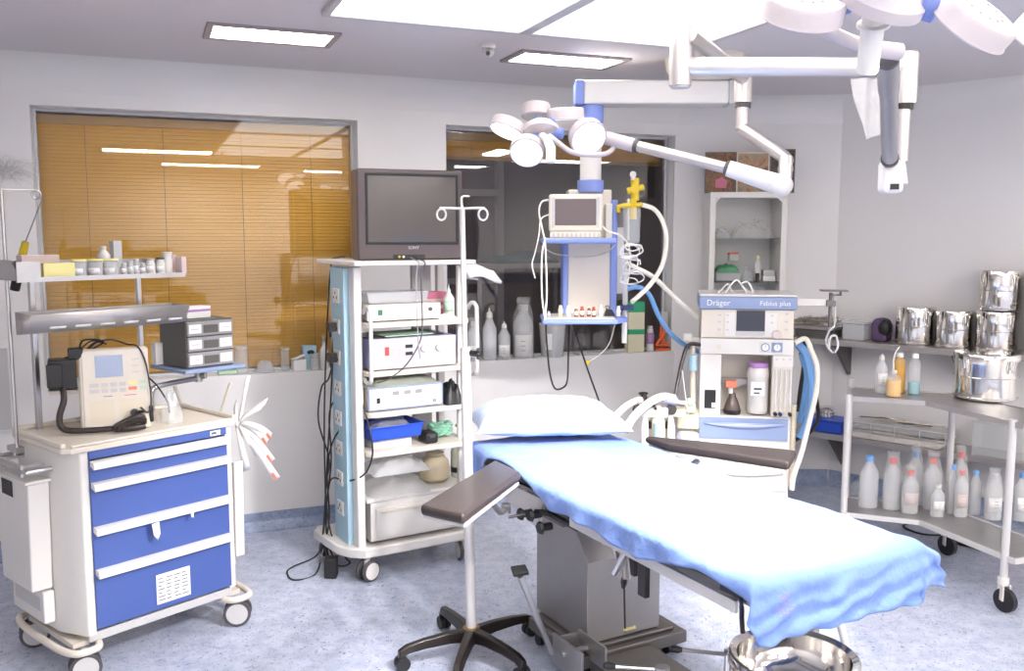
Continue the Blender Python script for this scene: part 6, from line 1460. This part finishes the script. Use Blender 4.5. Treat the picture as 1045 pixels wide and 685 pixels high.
for k in range(34):
    x, y = rnd.uniform(-.13, .13), rnd.uniform(-.07, .07); a = rnd.uniform(0, 3.14); L = rnd.uniform(.04, .08); z = .082+.035*max(0, 1-(x/.2)**2)*rnd.random(); dx, dy = L*math.cos(a), L*math.sin(a)*.6
    g = MB(); g.tube([(x-dx, y-dy, z), (x, y, z+.008), (x+dx, y+dy, z+rnd.uniform(0, .02))], .0035, n=5, sm=1)
    g.tube([(x+dx+.012*math.cos(q), y+dy, z+.01+.012*math.sin(q)) for q in [i*math.pi/4 for i in range(8)]], .0025, n=5, sm=1, closed=True); g.build('surgical_instrument', 'brass2' if k % 3 == 0 else 'steel', it)
# lower shelf things
p = s_at(845, 432, .16)
bt3 = thing('blue_tray', 'deep blue plastic tray at left end of lower wall shelf', 'tray', shw(s_at(845, 432, .16), .16, ls_+.001), SR_); MB().box(-.13, -.09, 0, .12, .09, .075).build('body', 'dblue', bt3, bevel=.008); MB().box(-.135, -.095, .075, .125, .095, .082).build('rim', 'dblue', bt3, bevel=.003)
pt = thing('small_steel_pot', 'small steel pot standing on the deep blue tray', 'pot', shw(s_at(843, 425, .16), .16, ls_+.084), SR_); MB().lathe([(.045, 0), (.05, .004), (.05, .055), (.053, .058), (.05, .062), (.04, .07), (0, .072)], n=28).build('body', 'chrome', pt); MB().lathe([(.0512, .028), (.0512, .034)], n=28).build('band', 'bracket', pt)
dc = shw(s_at(923, 440, .14), .15, ls_+.001)
dd = thing('instrument_dish', 'long white enamel dish heaped with instruments on the lower wall shelf', 'dish', dc, SR_)
g = MB(); g.prism([(-.27, 0), (.24, 0), (.27, .035), (-.30, .035)], -.10, .10, 'y'); g.build('lower_dish', 'white', dd, bevel=.006)
g = MB(); g.prism([(-.30, .06), (.24, .06), (.26, .10), (-.32, .10)], -.09, .09, 'y'); g.build('wire_basket', 'clear', dd, bevel=.004)
g = MB()
for z in (.05, .10): g.tube([(-.31, -.10, z), (.27, -.10, z), (.27, .10, z), (-.31, .10, z)], .004, n=6, sm=1, closed=True)
for k in range(5): g.cyl((-.31+.145*k, -.10, .0), (-.31+.145*k, -.10, .10), .003, n=6)
g.build('wire_frame', 'wsteel', dd)
for k in range(30):
    x, y = rnd.uniform(-.24, .20), rnd.uniform(-.07, .07); a = rnd.uniform(-.5, .5); L = rnd.uniform(.05, .09); z = .04 if k % 2 else .11
    g = MB(); g.tube([(x-L*math.cos(a), y-L*math.sin(a)*.4, z), (x, y, z+.006), (x+L*math.cos(a), y+L*math.sin(a)*.4, z+.004)], .004, n=5, sm=1); g.build('surgical_instrument', ('brass2', 'steel', 'dgrey')[k % 3], dd)

# ================================================================ CORNER TROLLEY
tzt = .845; tzb = .245
A0 = G(866, 405, tzt); A1 = G(945, 410, tzt); A2 = G(1034, 431, tzt)
u1 = (A1-A0).normalized(); n1 = Vector((-u1.y, u1.x, 0)); u2 = (A2-A1).normalized(); n2 = Vector((-u2.y, u2.x, 0))
if n1.y < 0: n1 = -n1
if n2.x < 0: n2 = -n2
dT = .30
B0 = A0+n1*dT; B2 = A2+n2*dT; 
# inner corner
def isect(p, d, q, e):
    den = d.x*e.y-d.y*e.x; s = ((q.x-p.x)*e.y-(q.y-p.y)*e.x)/den; return p+d*s
B1 = isect(B0, u1, B2, u2)
t = thing('corner_trolley', 'two-tier angled steel trolley with white posts holding bottles', 'trolley', Vector((A0.x, A0.y, 0)))
o_ = Vector((A0.x, A0.y, 0))
A2e = A2+u2*.05; B2e = B2+u2*.05
def poly(off=0): return [((p-o_).x, (p-o_).y) for p in (A0, A1, A2e, B2e, B1, B0)]
for nm, z in (('top_shelf', tzt), ('bottom_shelf', tzb)):
    g = MB(); g.prism(poly(), z-.03, z-.022); g.prism(poly(), z-.004, z); 
    P6 = [A0, A1, A2e, B2e, B1, B0]
    o = MB(); o.prism(poly(), z-.004, z); so_ = o.build(nm, 'bsteel', t)
    g = MB()
    for i in range(6):
        a, b = P6[i]-o_, P6[(i+1) % 6]-o_; a.z = b.z = 0; d = (b-a).normalized(); q = Vector((-d.y, d.x, 0))*.006
        g.add([a-q+Vector((0, 0, z-.02)), b-q+Vector((0, 0, z-.02)), b+q+Vector((0, 0, z-.02)), a+q+Vector((0, 0, z-.02)), a-q+Vector((0, 0, z+.004)), b-q+Vector((0, 0, z+.004)), b+q+Vector((0, 0, z+.004)), a+q+Vector((0, 0, z+.004))], [(0,3,2,1),(4,5,6,7),(0,1,5,4),(1,2,6,5),(2,3,7,6),(3,0,4,7)])
    g.build('edge_rim', 'wsteel2' if z > .5 else 'wsteel', so_)
for nm, pp, zz in (('post', A0, tzt+.012), ('post', B0, tzt+.05), ('post', B1, tzt-.02), ('post', A2, tzt+.012), ('post', B2, tzt-.02)):
    q = pp-o_; g = MB(); g.cyl((q.x, q.y, .13), (q.x, q.y, zz), .017, n=18); po = g.build(nm, 'wsteel', t)
    c_ = Vector((q.x, q.y, 0)); g = MB(); g.cyl((q.x-.012, q.y-.03, .052), (q.x+.012, q.y-.02, .052), .052, n=24); g.build('caster', 'black', po)
    g = MB(); g.box(q.x-.02, q.y-.035, .05, q.x-.013, q.y+.01, .12); g.box(q.x+.014, q.y-.03, .05, q.x+.021, q.y+.01, .12); g.cyl((q.x, q.y, .115), (q.x, q.y, .15), .024, n=14); g.build('caster_fork', 'white', po)
# on top
bigc = G(1017, 412, tzt)
td = thing('steel_drum', 'largest steel drum, standing on the top of corner trolley', 'sterilising drum', Vector((bigc.x, bigc.y+.02, tzt+.0008)), R(-50)); bpy.data.objects.remove(td)
def drum_at(c, label, r, h, rz):
    global shw
    old = shw; shw = lambda s, d, z: Vector((c.x, c.y, z)); t_ = drum('steel_drum', label, 0, 0, c.z, r, h, None, rz); shw = old; return t_
drum_at(Vector((bigc.x+.015, bigc.y+.14, tzt+.0045)), 'largest steel drum, standing on top of the corner trolley', .145, .225, R(10))
bottle('saline_bottle', 'clear bottle with white label and white cap, left of the yellow bottle', 'bottle', G(901, 402, tzt)+Vector((0, .03, .001)), .030, .19, m='clear2', cap='white', tip=.012, lab=(.2, .55))
bottle('iodine_bottle', 'short bottle of bright orange-yellow liquid with a hooked nozzle', 'bottle', G(912.5, 405, tzt)+Vector((0, .01, .001)), .036, .13, m='clear', cap='white', liquid='iodine', lh=.62, neck=.3)
hose('nozzle_tube', 'thin white hooked nozzle tube rising from the short yellow bottle', [(912, 378, 4.33), (912, 366, 4.33), (915, 358, 4.33), (918, 354, 4.33)], .003, 'paper', 'tube')
bottle('iodine_bottle', 'tall amber-yellow bottle with pale cap behind the short yellow one', 'bottle', G(921, 402.5, tzt)+Vector((0, .05, .001)), .030, .205, m='amberclear', cap='paper', liquid='iodine', lh=.66, neck=.45, sh=.8)
bottle('blue_spirit_bottle', 'slim clear bottle with pale cyan liquid beside the amber bottle', 'bottle', G(934, 403, tzt)+Vector((0, .02, .001)), .029, .205, m='clear', cap='paper', liquid='cyan', lh=.30, neck=.45, sh=.82)
# lower tier
def gt(px, py, dy=0.): return G(px, py, tzb)+Vector((0, dy, .001))
BT = [(888, 519, .049, .27, 'hoseblue', 'leaning hazy bottle with blue cap, leftmost on the lower tier', 0, 0), (912, 521, .045, .265, 'red2', 'bagged bottle with red cap, second from left on lower tier', 1, 0), (930.5, 525, .042, .215, 'red2', 'shorter bagged bottle with red cap and pink label in front row', 1, 1),
      (935, 514, .038, .27, 'hoseblue', 'blue-capped bottle standing behind the short red-capped one', 1, 0), (953, 521, .044, .265, 'red2', 'tall bagged bottle with red cap at the bend of the trolley', 1, 0), (959, 529, .034, .165, 'white', 'short labelled bottle with white cap at front of the bend', 0, 2),
      (974, 526, .023, .25, 'hoseblue', 'blue-capped clear bottle just right of the bend', 0, 0), (981, 515, .038, .27, 'red2', 'red-capped bagged bottle at the back right of the bend', 1, 0), (983, 529, .033, .235, 'red2', 'red-capped bottle with pink label in right half of tier', 1, 1),
      (997, 527, .030, .225, 'hoseblue', 'blue-capped hazy bottle left of the large canister', 0, 0), (1016, 532, .040, .23, 'clear2', 'large bagged canister with white label near right post', 1, 2), (1045, 533, .040, .24, 'hoseblue', 'hazy bottle cut off by the right picture edge', 0, 2)]
for x, y, r_, h_, cp_, lb, bag_, lab_ in BT:
    bottle('irrigation_bottle', lb, 'bottle', gt(x, y, .03), r_, h_, m='clear2', cap=cp_, bag=bool(bag_), lab=(.2, .5) if lab_ else None, labm='palepink' if lab_ == 1 else 'paper', sx=1.0, sy=.75, n=22, capr=r_*.42, liquid='lgrey3', lh=.66)
crumple('clear_bag', 'crumpled clear bag with green speck at the left foot of trolley shelf', 'bag', gt(884, 510, .12), .04, .04, .07, 'bag', 0, 55)
# things under and beside the trolley
t = thing('foot_switch', 'dark foot pedal unit with cable on floor beneath the corner trolley', 'foot switch', G(1000, 566, 0)+Vector((.12, .1, 0)), R(-45))
g = MB(); g.box(-.20, -.10, .003, .20, .10, .04); g.build('base', 'brownblack', t, bevel=.01); g = MB(); g.prism([(-.10, .042), (.09, .042), (.09, .055), (-.10, .085)], -.17, -.02, 'x'); g.build('pedal', 'dgrey', t, bevel=.004); g = MB(); g.prism([(-.10, .042), (.09, .042), (.09, .055), (-.10, .085)], .02, .17, 'x'); g.build('pedal', 'red', t, bevel=.004)
hose('pedal_cable', '', [Vector((-.2, .0, .02)), Vector((-.35, -.05, .006)), Vector((-.5, .02, .006)), Vector((-.45, .15, .006)), Vector((-.25, .12, .006))], .005, 'black', parent=None) if 0 else None
g = MB(); g.tube([(-.2, 0, .02), (-.34, -.06, .008), (-.47, .0, .008), (-.43, .14, .008), (-.22, .16, .008)], .006, n=6, sm=5); g.build('pedal_cable', 'black', t)
# clear acrylic panel leaning at the back right
g = MB(); p = shw(1.30, .34, .62); ab = thing('acrylic_box', 'clear acrylic box standing behind the right post on lower wall shelf', 'box', shw(s_at(1023, 445, .13), .14, ls_+.001), SR_); MB().box(-.13, -.10, 0, .13, .10, .19).build('body', 'clear', ab, bevel=.004); MB().box(-.135, -.105, .191, .135, .105, .197).build('lid', 'clear', ab)
